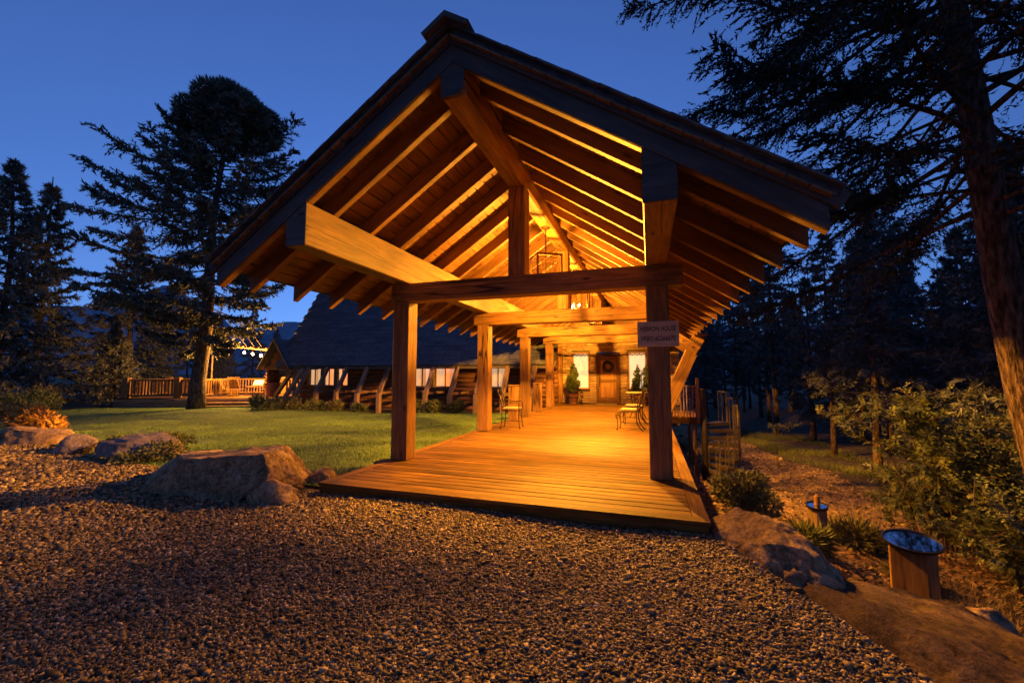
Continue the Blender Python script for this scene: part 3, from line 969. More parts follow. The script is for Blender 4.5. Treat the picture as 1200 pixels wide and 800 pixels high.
mb = MB(); mb.bar((0.08, -hw, pz0), (0.08, hw, pz0), 0.16, 0.2); padd('porch_beam', mb, M['rafter'])
mb = MB(); mb.bar((0.06, -hw + 0.15, pz0 - 0.1), (-0.35, -hw + 1.1, 0.1), 0.2, 0.16, up=(1, 0, 0)); padd('porch_strut', mb, M['timber'])
mb = MB(); mb.bar((-0.15, -hw - 1.1, pz0 - 0.05), (-0.9, -hw - 0.6, 0.0), 0.2, 0.16, up=(1, 0, 0)); padd('porch_strut', mb, M['strut'])

# entry wall: ledge stones round the door and two sidelights
EW = 13.35
mb = MB()
ex0, ex1 = -2.15, 3.1
dx0, dx1, dzt = -0.36, 0.52, 2.12
sl = [(-1.5, -0.82), (1.0, 1.68)]
SZ0, SZ1 = 0.7, 2.26
back = MB()
a = ex0
for x0, x1, z0, z1 in [(sl[0][0], sl[0][1], SZ0, SZ1), (dx0, dx1, -0.2, dzt + 0.2), (sl[1][0], sl[1][1], SZ0, SZ1), (ex1, ex1, 0, 0)]:
    back.box(((a + x0) / 2, EW + 0.12, 1.3), (x0 - a, 0.1, 3.2))
    if x1 > x0:
        if z0 > 0: back.box(((x0 + x1) / 2, EW + 0.121, (z0 - 0.3) / 2), (x1 - x0, 0.1, z0 + 0.3))
        back.box(((x0 + x1) / 2, EW + 0.121, (z1 + 2.9) / 2), (x1 - x0, 0.1, 2.9 - z1))
    a = x1
back.build('mortar', M['mortar'], cabin)
rs = random.Random(21)
def stone_mesh(w_, h_, seed):
    r_ = random.Random(seed)
    mb = MB(); vs, fs = cbox((w_, 0.11, h_), 0.018)
    mb.add([(v[0] + r_.uniform(-0.012, 0.012), v[1] + r_.uniform(-0.018, 0.018), v[2] + r_.uniform(-0.005, 0.005)) for v in vs], fs)
    return mb.mesh('stone')
stock = {}
holes = [(sl[0][0] - 0.07, sl[0][1] + 0.07, SZ0 - 0.07, SZ1 + 0.07), (sl[1][0] - 0.07, sl[1][1] + 0.07, SZ0 - 0.07, SZ1 + 0.07), (dx0 - 0.09, dx1 + 0.09, -1, dzt + 0.14)]
z = 0.0
cnt = 0
while z < 2.62:
    h_ = rs.choice([0.085, 0.105, 0.13])
    spans = [(ex0, ex1)]
    for hx0, hx1, hz0, hz1 in holes:
        if z + h_ > hz0 and z < hz1:
            ns = []
            for a, b in spans:
                if hx1 <= a or hx0 >= b: ns.append((a, b))
                else:
                    if hx0 - a > 0.05: ns.append((a, hx0))
                    if b - hx1 > 0.05: ns.append((hx1, b))
            spans = ns
    for a, b in spans:
        x = a
        while x < b - 0.02:
            w_ = min(rs.choice([0.28, 0.36, 0.45, 0.55]), b - x)
            if b - x - w_ < 0.12: w_ = b - x
            w_ = round(w_, 2)
            key = (w_, h_, rs.randrange(2))
            if key not in stock: stock[key] = stone_mesh(w_ - 0.014, h_ - 0.014, len(stock))
            link('stone', stock[key], M['stone'], cabin, Matrix.Translation((x + w_ / 2, EW + 0.02 + rs.uniform(-0.015, 0.01), z + h_ / 2)))
            cnt += 1
            x += w_
    z += h_
# timber gable boards above the entry
nbv = 26
for k in range(nbv):
    x = -2.6 + 5.2 * (k + 0.5) / nbv
    zt_ = ZR - SL * abs(x) - 0.02
    if zt_ > 2.7:
        beam('gable_board', (x, EW - 0.02 + 0.004 * (k % 2), 2.63), (x, EW - 0.02 + 0.004 * (k % 2), zt_), 0.192, 0.03, M['sheath'], cabin, up=(0, 1, 0), ch=0.004)
mb = MB(); mb.prism([(-3.1, 2.62), (3.1, 2.62), (3.1, ZR - SL * 3.1 + 0.25), (0, ZR + 0.27), (-3.1, ZR - SL * 3.1 + 0.25)], EW + 0.005, EW + 0.06, 'y'); mb.build('gable_backing', M['rafter'], cabin)
beam('corner_post', (-2.1, EW - 0.08, 0), (-2.1, EW - 0.08, 2.6), 0.2, 0.2, M['timber'], cabin, up=(0, 1, 0))
def sidelight(x0, x1, z0, z1):
    cx, cz = (x0 + x1) / 2, (z0 + z1) / 2
    f = 0.06
    mb = MB()
    mb.box((cx, EW, z0 - f / 2), (x1 - x0 + 2 * f, 0.15, f)); mb.box((cx, EW, z1 + f / 2), (x1 - x0 + 2 * f, 0.15, f))
    for x in (x0 - f / 2, x1 + f / 2): mb.box((x, EW + 0.001, cz), (f - 0.004, 0.148, z1 - z0 - 0.002))
    w_ = mb.build('window', M['door'], cabin)
    mb = MB(); mb.box((cx, EW + 0.02, cz), (x1 - x0, 0.008, z1 - z0)); mb.build('pane', M['glass'], w_)
    mb = MB(); n = 12; vs = []; fs = []
    for i in range(n + 1):
        x = x0 + (x1 - x0) * i / n; yy = EW + 0.08 + 0.015 * math.sin(i * 2.0)
        vs += [(x, yy, z0), (x, yy, z1)]
        if i: fs.append((2 * i - 2, 2 * i, 2 * i + 1, 2 * i - 1))
    mb.add(vs, fs); mb.build('curtain', M['cream_glow'], w_)
    mb = MB()
    for i in range(7):
        mb.box((x0 + (x1 - x0) * (i + 0.5) / 7, EW + 0.045, z1 - 0.05 - 0.02 * (i % 2)), ((x1 - x0) / 7 - 0.012, 0.012, 0.07))
    mb.build('valance', M['cushion'], w_)
for x0, x1 in sl: sidelight(x0, x1, SZ0, SZ1)
# plank door
dmb_ = MB(); dmb_.box(((dx0 + dx1) / 2, EW + 0.05, dzt / 2), (dx1 - dx0, 0.05, dzt)); door = dmb_.build('door', M['door'], cabin)
nP = 5
for k in range(nP):
    x = dx0 + 0.09 + (dx1 - dx0 - 0.18) * (k + 0.5) / nP
    mb = MB(); mb.add(*cbox((dzt - 0.3, (dx1 - dx0 - 0.18) / nP - 0.01, 0.03), 0.006)); o = mb.build('plank', M['door'], door)
    o.matrix_local = frame((x, EW + 0.012, 0.12), (x, EW + 0.012, dzt - 0.12), (0, 1, 0))[0]
for z0, hh in ((0.14, 0.28), (1.02, 0.15), (dzt - 0.09, 0.18)):
    beam('door_rail', (dx0 + 0.06, EW - 0.012, z0), (dx1 - 0.06, EW - 0.012, z0), 0.035, hh, M['rafter'], door)
for x in (dx0 + 0.055, dx1 - 0.055):
    beam('stile', (x, EW + 0.004, 0.0), (x, EW + 0.004, dzt), 0.1, 0.04, M['rafter'], door, up=(0, 1, 0))
beam('lintel', (dx0 - 0.07, EW - 0.03, dzt + 0.07), (dx1 + 0.07, EW - 0.03, dzt + 0.07), 0.16, 0.13, M['log'], cabin)
for x in (dx0 - 0.045, dx1 + 0.045):
    beam('jamb', (x, EW, 0), (x, EW, dzt), 0.08, 0.16, M['timber'], cabin, up=(0, 1, 0))
mb = MB(); mb.box((dx0 + 0.06, EW - 0.035, 1.06), (0.05, 0.02, 0.3)); mb.tube([(dx0 + 0.06, EW - 0.04, 1.0), (dx0 + 0.06, EW - 0.1, 1.0), (dx0 + 0.06, EW - 0.11, 0.85), (dx0 + 0.06, EW - 0.06, 0.78)], 0.014, 6); mb.tube([(dx0 + 0.06, EW - 0.04, 1.16), (dx0 + 0.06, EW - 0.09, 1.16)], 0.03, 10)
mb.build('handle', M['black_metal'], door)

# ------------------------------------------------------------------ porch furniture
def scroll(c, r0, turns, a0, sgn, plane):
    """spiral points in a plane given by two axes"""
    ax, ay = plane
    pts = []
    n = int(18 * turns)
    for i in range(n + 1):
        t = i / n
        a = a0 + sgn * turns * 2 * PI * t
        r = r0 * (1 - 0.8 * t)
        pts.append(Vector(c) + Vector(ax) * (r * math.cos(a)) + Vector(ay) * (r * math.sin(a)))
    return pts
def bez(p0, p1, p2, p3, n=8):
    p0, p1, p2, p3 = map(Vector, (p0, p1, p2, p3))
    return [p0 * (1 - t) ** 3 + p1 * 3 * t * (1 - t) ** 2 + p2 * 3 * t * t * (1 - t) + p3 * t ** 3 for t in [i / n for i in range(n + 1)]]
def cushion_mesh(wx, wy, th):
    bm = bmesh.new()
    n = 10
    grid = {}
    for side in (1, -1):
        for i in range(n + 1):
            for j in range(n + 1):
                u, v = i / n * 2 - 1, j / n * 2 - 1
                e = (1 - abs(u) ** 4) * (1 - abs(v) ** 4)
                z = side * th * 0.5 * max(0, e) ** 0.5
                if side == -1 and (i in (0, n) or j in (0, n)):
                    grid[(side, i, j)] = grid[(1, i, j)]
                else:
                    grid[(side, i, j)] = bm.verts.new((u * wx / 2, v * wy / 2, z))
    for side in (1, -1):
        for i in range(n):
            for j in range(n):
                q = [grid[(side, i, j)], grid[(side, i + 1, j)], grid[(side, i + 1, j + 1)], grid[(side, i, j + 1)]]
                if side < 0: q.reverse()
                try: bm.faces.new(q)
                except ValueError: pass
    me = bpy.data.meshes.new('cushion'); bm.to_mesh(me); bm.free()
    me.polygons.foreach_set('use_smooth', [True] * len(me.polygons))
    return me
def iron_chair(label, loc, rz, arms=True, scrolls=False):
    """faces +x"""
    t = thing('iron_chair', label, 'chair', loc, rz, None)
    r = 0.011
    mb = MB()
    for s in (-1, 1):
        mb.tube([(-0.21, s * 0.21, 0.44), (0.21, s * 0.225, 0.44)], r, 6)
    for x in (-0.21, 0.21): mb.tube([(x, -0.222, 0.441), (x, 0.222, 0.441)], r, 6)
    mb.build('seat_frame', M['iron'], t)
    for s in (-1, 1):
        for f in (-1, 1):
            mb = MB()
            if scrolls and f == 1:
                mb.tube(bez((0.2, s * 0.21, 0.44), (0.36, s * 0.21, 0.40), (0.2, s * 0.21, 0.2), (0.27, s * 0.21, 0.0), 10), r, 6)
                mb.tube(scroll((0.235, s * 0.21, 0.335), 0.08, 1.3, 0.9, -1, ((1, 0, 0), (0, 0, 1))), 0.008, 5)
            elif scrolls:
                mb.tube(bez((-0.2, s * 0.2, 0.44), (-0.16, s * 0.2, 0.25), (-0.2, s * 0.2, 0.12), (-0.33, s * 0.2, 0.0), 10), 0.015, 6)
            else:
                mb.tube(bez((0.21 * f, s * 0.22, 0.44), (0.21 * f, s * 0.22, 0.3), (0.215 * f, s * 0.22, 0.15), (0.245 * f, s * 0.23, 0.0), 6), r, 6)
            mb.tube([(0.27 if (scrolls and f == 1) else ((-0.33 if scrolls else 0.245 * f)), s * (0.21 if scrolls and f == 1 else (0.2 if scrolls else 0.23)), 0.0), (0.27 if (scrolls and f == 1) else ((-0.33 if scrolls else 0.245 * f)), s * (0.21 if scrolls and f == 1 else (0.2 if scrolls else 0.23)), 0.03)], 0.022, 8)
            mb.build('leg', M['iron'], t)
    mb = MB(); mb.tube([(-0.21, 0, 0.16), (0.22, 0, 0.16)], 0.008, 6); mb.tube([(0.22, -0.2, 0.16), (0.22, 0.2, 0.16)], 0.008, 6); mb.tube([(-0.21, -0.2, 0.161), (-0.21, 0.2, 0.161)], 0.008, 6); mb.build('stretcher', M['iron'], t)
    mb = MB()
    for s in (-1, 1):
        mb.tube(bez((-0.21, s * 0.21, 0.44), (-0.2, s * 0.24, 0.62), (-0.27, s * 0.25, 0.8), (-0.34, s * 0.16, 0.93), 10), r, 6)
        mb.tube(scroll((-0.33, s * 0.1, 0.92), 0.06, 1.2, 0.0 if s > 0 else PI, 1 if s > 0 else -1, ((0, 1, 0), (-0.15, 0, 0.99))), 0.009, 5)
        mb.tube(bez((-0.22, s * 0.03, 0.5), (-0.24, s * 0.2, 0.55), (-0.27, s * 0.2, 0.72), (-0.29, s * 0.02, 0.8), 10), 0.009, 5)
        mb.tube(bez((-0.22, s * 0.2, 0.5), (-0.26, s * 0.0, 0.6), (-0.28, s * 0.16, 0.75), (-0.32, s * 0.1, 0.86), 10), 0.007, 5)
    mb.tube([(-0.215, -0.2, 0.5), (-0.215, 0.2, 0.5)], 0.009, 6)
    mb.build('backrest', M['iron'], t)
    if arms:
        for s in (-1, 1):
            mb = MB()
            mb.tube(bez((-0.25, s * 0.24, 0.72), (-0.15, s * 0.27, 0.64), (0.0, s * 0.27, 0.64), (0.2, s * 0.27, 0.65), 8) + [Vector((0.225, s * 0.265, 0.62)), Vector((0.23, s * 0.25, 0.44))], r, 6)
            mb.build('armrest', M['iron'], t)
    link('cushion', cushion_mesh(0.45, 0.46, 0.075), M['cushion'], t, Matrix.Translation((0, 0, 0.485)))
    return t
iron_chair('wrought iron armchair with scroll back beside the second left post', (-1.5, 4.2, 0), 0.12)
iron_chair('scroll legged iron chair with cream cushion in front of the round table', (1.36, 4.75, 0), PI - 0.1, arms=False, scrolls=True)
iron_chair('iron chair with cream seat half hidden behind the scroll legged chair', (1.42, 6.1, 0), PI + 0.15, arms=False, scrolls=True)
t = thing('round_table', 'small round iron bistro table behind the two right hand chairs', 'table', (1.45, 7.6, 0), 0.3)
mb = MB(); mb.lathe([(0.02, 0.752), (0.32, 0.752), (0.325, 0.77), (0.32, 0.785), (0.02, 0.79)], 28); mb.build('tabletop', M['cushion'], t)
for a in range(3):
    an = a * 2 * PI / 3
    d = Vector((math.cos(an), math.sin(an), 0)); up = Vector((0, 0, 1))
    mb = MB(); mb.tube(bez(d * 0.22 + up * 0.75, d * 0.28 + up * 0.55, d * 0.02 + up * 0.35, d * 0.28, 12), 0.013, 6)
    mb.tube(scroll(d * 0.17 + up * 0.52, 0.08, 1.2, 0, 1, (d, up)), 0.008, 5); mb.build('leg', M['iron'], t)

# leaf clouds
def leaf_cloud(rs, centers, radii, n, size, squash=1.0, outward=0.75, aspect=0.45, per=3, shell=0.55):
    """n leaf faces spread through several ellipsoid clumps"""
    C = np.asarray(centers, float); Rr = np.asarray(radii, float)
    if Rr.ndim == 1: Rr = np.repeat(Rr[:, None], 3, 1)
    vol = Rr.prod(1) ** (2 / 3)
    idx = rs.choice(len(C), n, p=vol / vol.sum())
    d = rs.normal(size=(n, 3)); d /= np.linalg.norm(d, axis=1)[:, None]
    rad = rs.uniform(shell ** 3, 1.05, n) ** (1 / 3)
    P = C[idx] + d * Rr[idx] * rad[:, None]
    out = d * outward + rs.normal(size=(n, 3)) * (1.05 - outward)
    out[:, 2] += 0.1
    out /= np.linalg.norm(out, axis=1)[:, None]
    side = np.cross(out, rs.normal(size=(n, 3))); side /= np.linalg.norm(side, axis=1)[:, None] + 1e-9
    L = size * rs.uniform(0.6, 1.4, n)[:, None]
    Wd = L * aspect
    if per == 3:
        return np.stack([P - side * Wd / 2, P + side * Wd / 2, P + out * L], 1)
    nrm = np.cross(out, side)
    return np.stack([P, P + out * L * 0.5 + side * Wd / 2 + nrm * Wd * 0.12, P + out * L, P + out * L * 0.5 - side * Wd / 2 + nrm * Wd * 0.12], 1)

rs = np.random.RandomState(5)
def potted_tree(label, loc, twin=False):
    t = thing('potted_tree', label, 'potted tree', loc, 0.0, 'potted evergreens beside the front door')
    mb = MB(); mb.lathe([(0.16, 0.0), (0.18, 0.02), (0.235, 0.3), (0.245, 0.36), (0.27, 0.37), (0.27, 0.43), (0.24, 0.435), (0.23, 0.4)], 24); pot = mb.build('pot', M['pot'], t, False)
    mb = MB()
    for z, r in ((0.12, 0.2), (0.27, 0.235)):
        mb.lathe([(r, z - 0.02), (r + 0.012, z - 0.015), (r + 0.016, z + 0.015), (r + 0.004, z + 0.02)], 24)
    mb.build('band', M['black_metal'], pot)
    mb = MB(); mb.tube([(0, 0, 0.38), (0.01, 0, 0.75), (0, 0.01, 1.5)], [0.025, 0.02, 0.008], 7); mb.build('trunk', M['twig'], t)
    cs = []; rr_ = []
    stems = [(0, 0, 1.0)] if not twin else [(-0.17, 0, 0.95), (0.2, 0.04, 1.0)]
    for sx, sy, k in stems:
        for z, r in ((0.62, 0.25), (0.82, 0.3), (1.05, 0.28), (1.28, 0.21), (1.48, 0.14), (1.64, 0.07)):
            q = 0.72 if twin else 1
            for j in range(4):
                a = rs.uniform(0, 6.28)
                cs.append((sx + math.cos(a) * r * 0.45 * q, sy + math.sin(a) * r * 0.45 * q, z * k + rs.uniform(-0.06, 0.06) + 0.05)); rr_.append(r * 0.62 * q)
    soup('crown', leaf_cloud(rs, cs, rr_, 5200, 0.07, aspect=0.5), M['topiary'], t)
    return t
potted_tree('full conical potted evergreen left of the front door', (-1.42, 12.75, 0))
potted_tree('twin topped potted evergreen right of the front door', (1.52, 12.7, 0), True)
t = thing('wreath', 'round evergreen wreath hanging on the plank front door', 'wreath', (0.085, 13.27, 1.66))
n = 2600
a = rs.uniform(0, 2 * PI, n); d = rs.normal(size=(n, 3)); d /= np.linalg.norm(d, axis=1)[:, None]
ctr = np.stack([np.cos(a) * 0.195, 0 * a, np.sin(a) * 0.195], 1)
P = ctr + d * np.array([0.06, 0.045, 0.06]) * rs.uniform(0.5, 1, n)[:, None]
P[:, 1] = np.minimum(P[:, 1], 0.045)
tang = np.stack([-np.sin(a), 0 * a, np.cos(a)], 1)
o_ = d * 0.6 + tang * 0.7; o_ /= np.linalg.norm(o_, axis=1)[:, None]
sd = np.cross(o_, rs.normal(size=(n, 3))); sd /= np.linalg.norm(sd, axis=1)[:, None]
o = soup('foliage', np.stack([P - sd * 0.012, P + sd * 0.012, P + o_ * 0.06], 1), M['needle'], t)
mb = MB(); mb.tube([(0.195 * math.cos(k / 16 * 2 * PI), 0.01, 0.195 * math.sin(k / 16 * 2 * PI)) for k in range(17)], 0.028, 6); mb.build('ring', M['twig'], t)
t = thing('candle_lantern', 'small dark candle lantern on a stand beside the left door pot', 'lantern', (-1.03, 12.7, 0))
mb = MB(); mb.lathe([(0.08, 0), (0.09, 0.02), (0.02, 0.05), (0.014, 0.25), (0.02, 0.3), (0.075, 0.32), (0.075, 0.335)], 14); mb.build('stand', M['iron'], t)
mb = MB()
for k in range(4): 
    an = k * PI / 2 + 0.78
    mb.tube([(0.06 * math.cos(an), 0.06 * math.sin(an), 0.33), (0.06 * math.cos(an), 0.06 * math.sin(an), 0.5)], 0.007, 5)
mb.lathe([(0.085, 0.5), (0.05, 0.55), (0.015, 0.58), (0.01, 0.62)], 12); mb.build('cage', M['iron'], t)
mb = MB(); mb.lathe([(0.03, 0.336), (0.03, 0.42), (0.004, 0.425)], 10); mb.build('candle', M['cushion'], t)
t = thing('doormat', 'pale woven doormat lying on the deck before the front door', 'doormat', (0.02, 12.85, 0.001))
mb = MB(); mb.add(*cbox((0.9, 0.5, 0.022), 0.006)); o = mb.build('mat', M['curtain_cloth'] if 'curtain_cloth' in M else M['sage'], t); o.location.z = 0.012
mb = MB()
for k in range(9): mb.box((-0.4 + k * 0.1, 0, 0.026), (0.05, 0.44, 0.006))
mb.build('rib', M['cushion'], t)
for (x, y, hh, lab) in ((-2.04, 6.02, 1.02, 'short square timber pedestal between the second and third left posts'), (-2.02, 8.75, 1.02, 'short square timber pedestal between the third and fourth left posts')):
    t = thing('timber_pedestal', lab, 'pedestal', (x, y, 0))
    beam('column', (0, 0, 0.0), (0, 0, hh - 0.03), 0.27, 0.27, M['timber'], t, up=(0, 1, 0))
    mb = MB(); mb.add(*cbox((0.3, 0.3, 0.03), 0.008)); o = mb.build('cap', M['timber'], t); o.location.z = hh - 0.015

# ------------------------------------------------------------------ balcony and spiral staircase on the right
t = thing('side_balcony', 'small side balcony with a slim baluster railing joined to the deck edge', 'balcony', (0, 0, 0))
BX0, BX1, BY0, BY1 = DX1 + 0.004, 3.3, 8.35, 10.6
for k in range(15):
    y = BY0 + 0.147 * (k + 0.5)
    beam('board', (BX0, y, -0.02), (BX1, y, -0.02), 0.14, 0.036, M['deck'], t, ch=0.005)
beam('rim_joist', (BX0, BY0 - 0.022, -0.11), (BX1, BY0 - 0.022, -0.11), 0.04, 0.2, M['deck'], t)
beam('rim_joist', (BX1 + 0.022, BY0, -0.11), (BX1 + 0.022, BY1, -0.11), 0.04, 0.2, M['deck'], t)
beam('newel_post', (BX1 - 0.03, BY0 - 0.02, -0.2), (BX1 - 0.03, BY0 - 0.02, 1.22), 0.1, 0.1, M['strut'], t, up=(0, 1, 0))
beam('newel_post', (BX0 + 0.08, BY0 - 0.02, -0.2), (BX0 + 0.08, BY0 - 0.02, 1.0), 0.09, 0.09, M['strut'], t, up=(0, 1, 0))
beam('handrail', (BX0 + 0.03, BY0 - 0.02, 0.96), (BX1, BY0 - 0.02, 0.96), 0.08, 0.04, M['strut'], t)
for k in range(9):
    x = BX0 + 0.15 + k * 0.088
    beam('baluster', (x, BY0 - 0.02, -0.05), (x, BY0 - 0.02, 0.94), 0.032, 0.032, M['strut'], t, up=(0, 1, 0), ch=0.004)
for x in (BX1 - 0.12,):
    for y in (BY0 + 0.2, BY1 - 0.2):
        beam('support', (x, y, -2.2), (x, y, -0.21), 0.12, 0.12, M['strut'], t, up=(0, 1, 0))
PX, PY, PZ = 3.42, 8.3, -1.72
t = thing('spiral_staircase', 'dark spiral staircase winding down from the balcony to the dirt path', 'spiral staircase', (PX, PY, PZ))
mb = MB(); mb.tube([(0, 0, -0.5), (0, 0, 2.55)], 0.09, 14); mb.lathe([(0.08, 2.55), (0.09, 2.57), (0.05, 2.62)], 14); mb.build('centre_pole', M['stair'], t, False)
ns = 9
RS = 0.98
mbs = MB()
half = R(13)
st = []
for (r_, a_) in ((0.07, -0.1), (RS, -half), (RS * 1.0, 0.0), (RS, half), (0.07, 0.1)):
    st.append((r_ * math.cos(a_), r_ * math.sin(a_)))
mbs.prism(st, -0.085, 0.012, 'z'); sme = mbs.mesh('step')
for k in range(ns):
    z = 1.72 - (k + 1) * 1.72 / ns - 0.0
    a_ = R(48) - k * R(16)
    link('step', sme, M['stair'], t, Matrix.Translation((0, 0, z)) @ Matrix.Rotation(a_, 4, 'Z'))
    tops = []
    for da in (-0.17, 0.02, 0.15):
        aa = a_ + da
        p = Vector((RS * math.cos(aa) * 0.985, RS * math.sin(aa) * 0.985, z - 0.08))
        mb = MB(); mb.tube([p, Vector((p.x, p.y, z + 0.95))], 0.013, 5); mb.build('baluster', M['stair_rail'], t)
        tops.append(Vector((p.x, p.y, z + 0.96)))
    mb = MB(); mb.tube(tops, 0.018, 6); mb.build('handrail', M['stair_rail'], t)
t = thing('path_railing', 'thin black metal handrail standing at the foot of the deck edge', 'railing', (2.75, 4.6, float(hgt(2.75, 4.6))))
mb = MB()
mb.tube([(0, 0, -0.2), (0, 0, 0.86)], 0.014, 6); mb.build('upright', M['black_metal'], t)
mb = MB(); mb.tube([(-0.12, 1.0, -0.2), (-0.12, 1.0, 0.9)], 0.014, 6); mb.build('upright', M['black_metal'], t)
mb = MB(); mb.tube(bez((0, -0.02, 0.86), (-0.03, 0.4, 0.9), (-0.1, 0.9, 0.95), (-0.15, 1.3, 1.0)), 0.016, 6); mb.build('rail', M['black_metal'], t)

# ------------------------------------------------------------------ terrace on the far left
TR = math.atan2(TD[1], TD[0])
terr = thing('terrace', 'raised timber terrace with low front steps beside the left end of the cabin', 'terrace', (TA[0], TA[1], 0), TR)
TL = 9.2
for k in range(30):
    y = 0.14 * (k + 0.5)
    beam('floor_board', (0, y, -0.02), (TL + (1.0 if y > 0.8 else 0), y, -0.02), 0.132, 0.036, M['deck'], terr, ch=0.004)
for k in range(4):
    beam('fascia_board', (-0.02, -0.03 - 0.0 * k, -0.11 - k * 0.145), (TL, -0.03, -0.11 - k * 0.145), 0.035, 0.138, M['strut'], terr)
for k, (dz, dy) in enumerate(((-0.26, -0.26), (-0.42, -0.5))):
    beam('step', (3.9, dy + 0.08, dz), (TL, dy + 0.08, dz), 0.3, 0.06, M['strut'], terr)
beam('side_board', (-0.02, 0, -0.3), (-0.02, 4.2, -0.3), 0.035, 0.5, M['strut'], terr)
rl = thing('terrace_railing', 'golden timber railing with square posts along the edge of the terrace', 'railing', (TA[0], TA[1], 0), TR)
def rail_run(p0, p1, posts, nbal):
    p0, p1 = Vector(p0), Vector(p1)
    for f in posts:
        p = p0.lerp(p1, f)
        beam('post', p, p + Vector((0, 0, 1.12)), 0.3, 0.3, M['timber'], rl, up=(0, 1, 0), ch=0.02)
    beam('top_rail', p0 + Vector((0, 0, 0.98)), p1 + Vector((0, 0, 0.98)), 0.12, 0.09, M['timber'], rl)
    beam('bottom_rail', p0 + Vector((0, 0, 0.14)), p1 + Vector((0, 0, 0.14)), 0.09, 0.09, M['timber'], rl)
    for k in range(nbal):
        p = p0.lerp(p1, (k + 0.5) / nbal)
        beam('baluster', p + Vector((0, 0, 0.15)), p + Vector((0, 0, 0.95)), 0.06, 0.06, M['timber'], rl, up=(0, 1, 0), ch=0.006)
rail_run((0.2, 0.5, 0), (3.9, 0.5, 0), (0.0, 0.7, 1.0), 22)
rail_run((3.9, 0.7, 0), (3.9, 3.6, 0), (1.0,), 12)
rail_run((4.1, 3.9, 0), (10.0, 3.9, 0), (0.0, 0.5, 1.0), 34)
rail_run((0.2, 0.7, 0), (0.2, 3.9, 0), (1.0,), 14)
rail_run((0.4, 3.9, 0), (3.8, 3.9, 0), (), 18)

def tp(a, b, z=0.0):
    p = TA + TD * a + TN * b
    return (p[0], p[1], z)
def patio_chair(label, loc, rz):
    t = thing('patio_chair', label, 'patio chair', loc, rz, 'patio chairs on the terrace')
    for x in (-0.25, 0.25):
        for y in (-0.26, 0.26):
            mb = MB(); mb.tube([(x, y, 0.4), (x * 1.12, y * 1.05, 0)], 0.018, 6); mb.build('leg', M['bronze'], t)
    mb = MB()
    for k in range(6): mb.box((-0.24 + k * 0.096, 0, 0.41), (0.086, 0.54, 0.02))
    mb.build('seat', M['rafter'], t)
    mb = MB()
    for k in range(7):
        z = 0.5 + k * 0.075
        mb.box((-0.28 - 0.16 * (z - 0.42) / 0.6, 0, z), (0.02, 0.52, 0.064))
    for s in (-1, 1): mb.tube([(-0.25, s * 0.27, 0.4), (-0.45, s * 0.27, 1.02)], 0.018, 6)
    mb.build('backrest', M['rafter'], t)
    for s in (-1, 1):
        mb = MB(); mb.tube([(-0.32, s * 0.28, 0.64), (0.25, s * 0.29, 0.63), (0.27, s * 0.285, 0.4)], 0.018, 6); mb.build('armrest', M['bronze'], t)
    return t
c0 = TR
patio_chair('slatted patio chair seen from behind nearest the big tree trunk', tp(5.4, 1.5), c0 + 1.4)
patio_chair('slatted patio chair turned sideways left of the planter', tp(6.9, 1.55), c0 + 2.5)
patio_chair('slatted patio chair hidden partly by the big tree trunk', tp(4.65, 2.0), c0 + 0.3)
patio_chair('slatted patio chair at the right end of the terrace by the gable porch', tp(9.3, 2.1), c0 + 2.0)
t = thing('patio_table', 'low patio table between the slatted terrace chairs', 'table', tp(6.2, 2.3), TR)
mb = MB(); mb.add(*cbox((1.1, 0.8, 0.04), 0.01)); o = mb.build('tabletop', M['rafter'], t); o.location.z = 0.55
for x in (-0.48, 0.48):
    for y in (-0.33, 0.33):
        mb = MB(); mb.tube([(x, y, 0), (x, y, 0.53)], 0.022, 6); mb.build('leg', M['bronze'], t)
t = thing('throw_pillow', 'grey blue throw pillow propped on the patio table chair', 'pillow', tp(6.2, 2.25, 0.76), TR)
link('pillow', cushion_mesh(0.6, 0.42, 0.2), plain('grey_blue_cloth', (0.3, 0.33, 0.36), 0.9), t, Matrix.Rotation(0.9, 4, 'X'))
t = thing('planter', 'tall tapered planter with a rust leaved plant on the terrace edge', 'planter', tp(7.55, 0.9), 0)
mb = MB(); mb.lathe([(0.27, 0), (0.3, 0.03), (0.4, 0.72), (0.43, 0.76), (0.43, 0.82), (0.37, 0.82)], 22); mb.build('pot', M['pot'], t)
soup('foliage', leaf_cloud(rs, [(0, 0, 1.05), (0.2, 0, 1.1), (-0.2, 0.1, 1.15), (0, 0, 1.45), (0.1, 0, 1.75), (0.0, 0.05, 2.0)], [0.3, 0.26, 0.26, 0.25, 0.17, 0.1], 1500, 0.15), M['red_leaf'], t)
mb = MB(); mb.tube([(0, 0, 0.7), (0.03, 0, 2.0)], 0.02, 5); mb.build('stem', M['twig'], t)
t = thing('grill_cabinet', 'long timber serving cabinet on the terrace beside the gable porch', 'cabinet', tp(9.35, 3.1), TR)
beam('body', (-0.55, 0, 0.42), (0.55, 0, 0.42), 0.6, 0.8, M['timber'], t)
beam('worktop', (-0.6, 0, 0.845), (0.6, 0, 0.845), 0.66, 0.045, M['cushion'], t)
for x in (-0.27, 0.27):
    beam('door', (x - 0.24, -0.31, 0.42), (x + 0.24, -0.31, 0.42), 0.02, 0.68, M['rafter'], t)

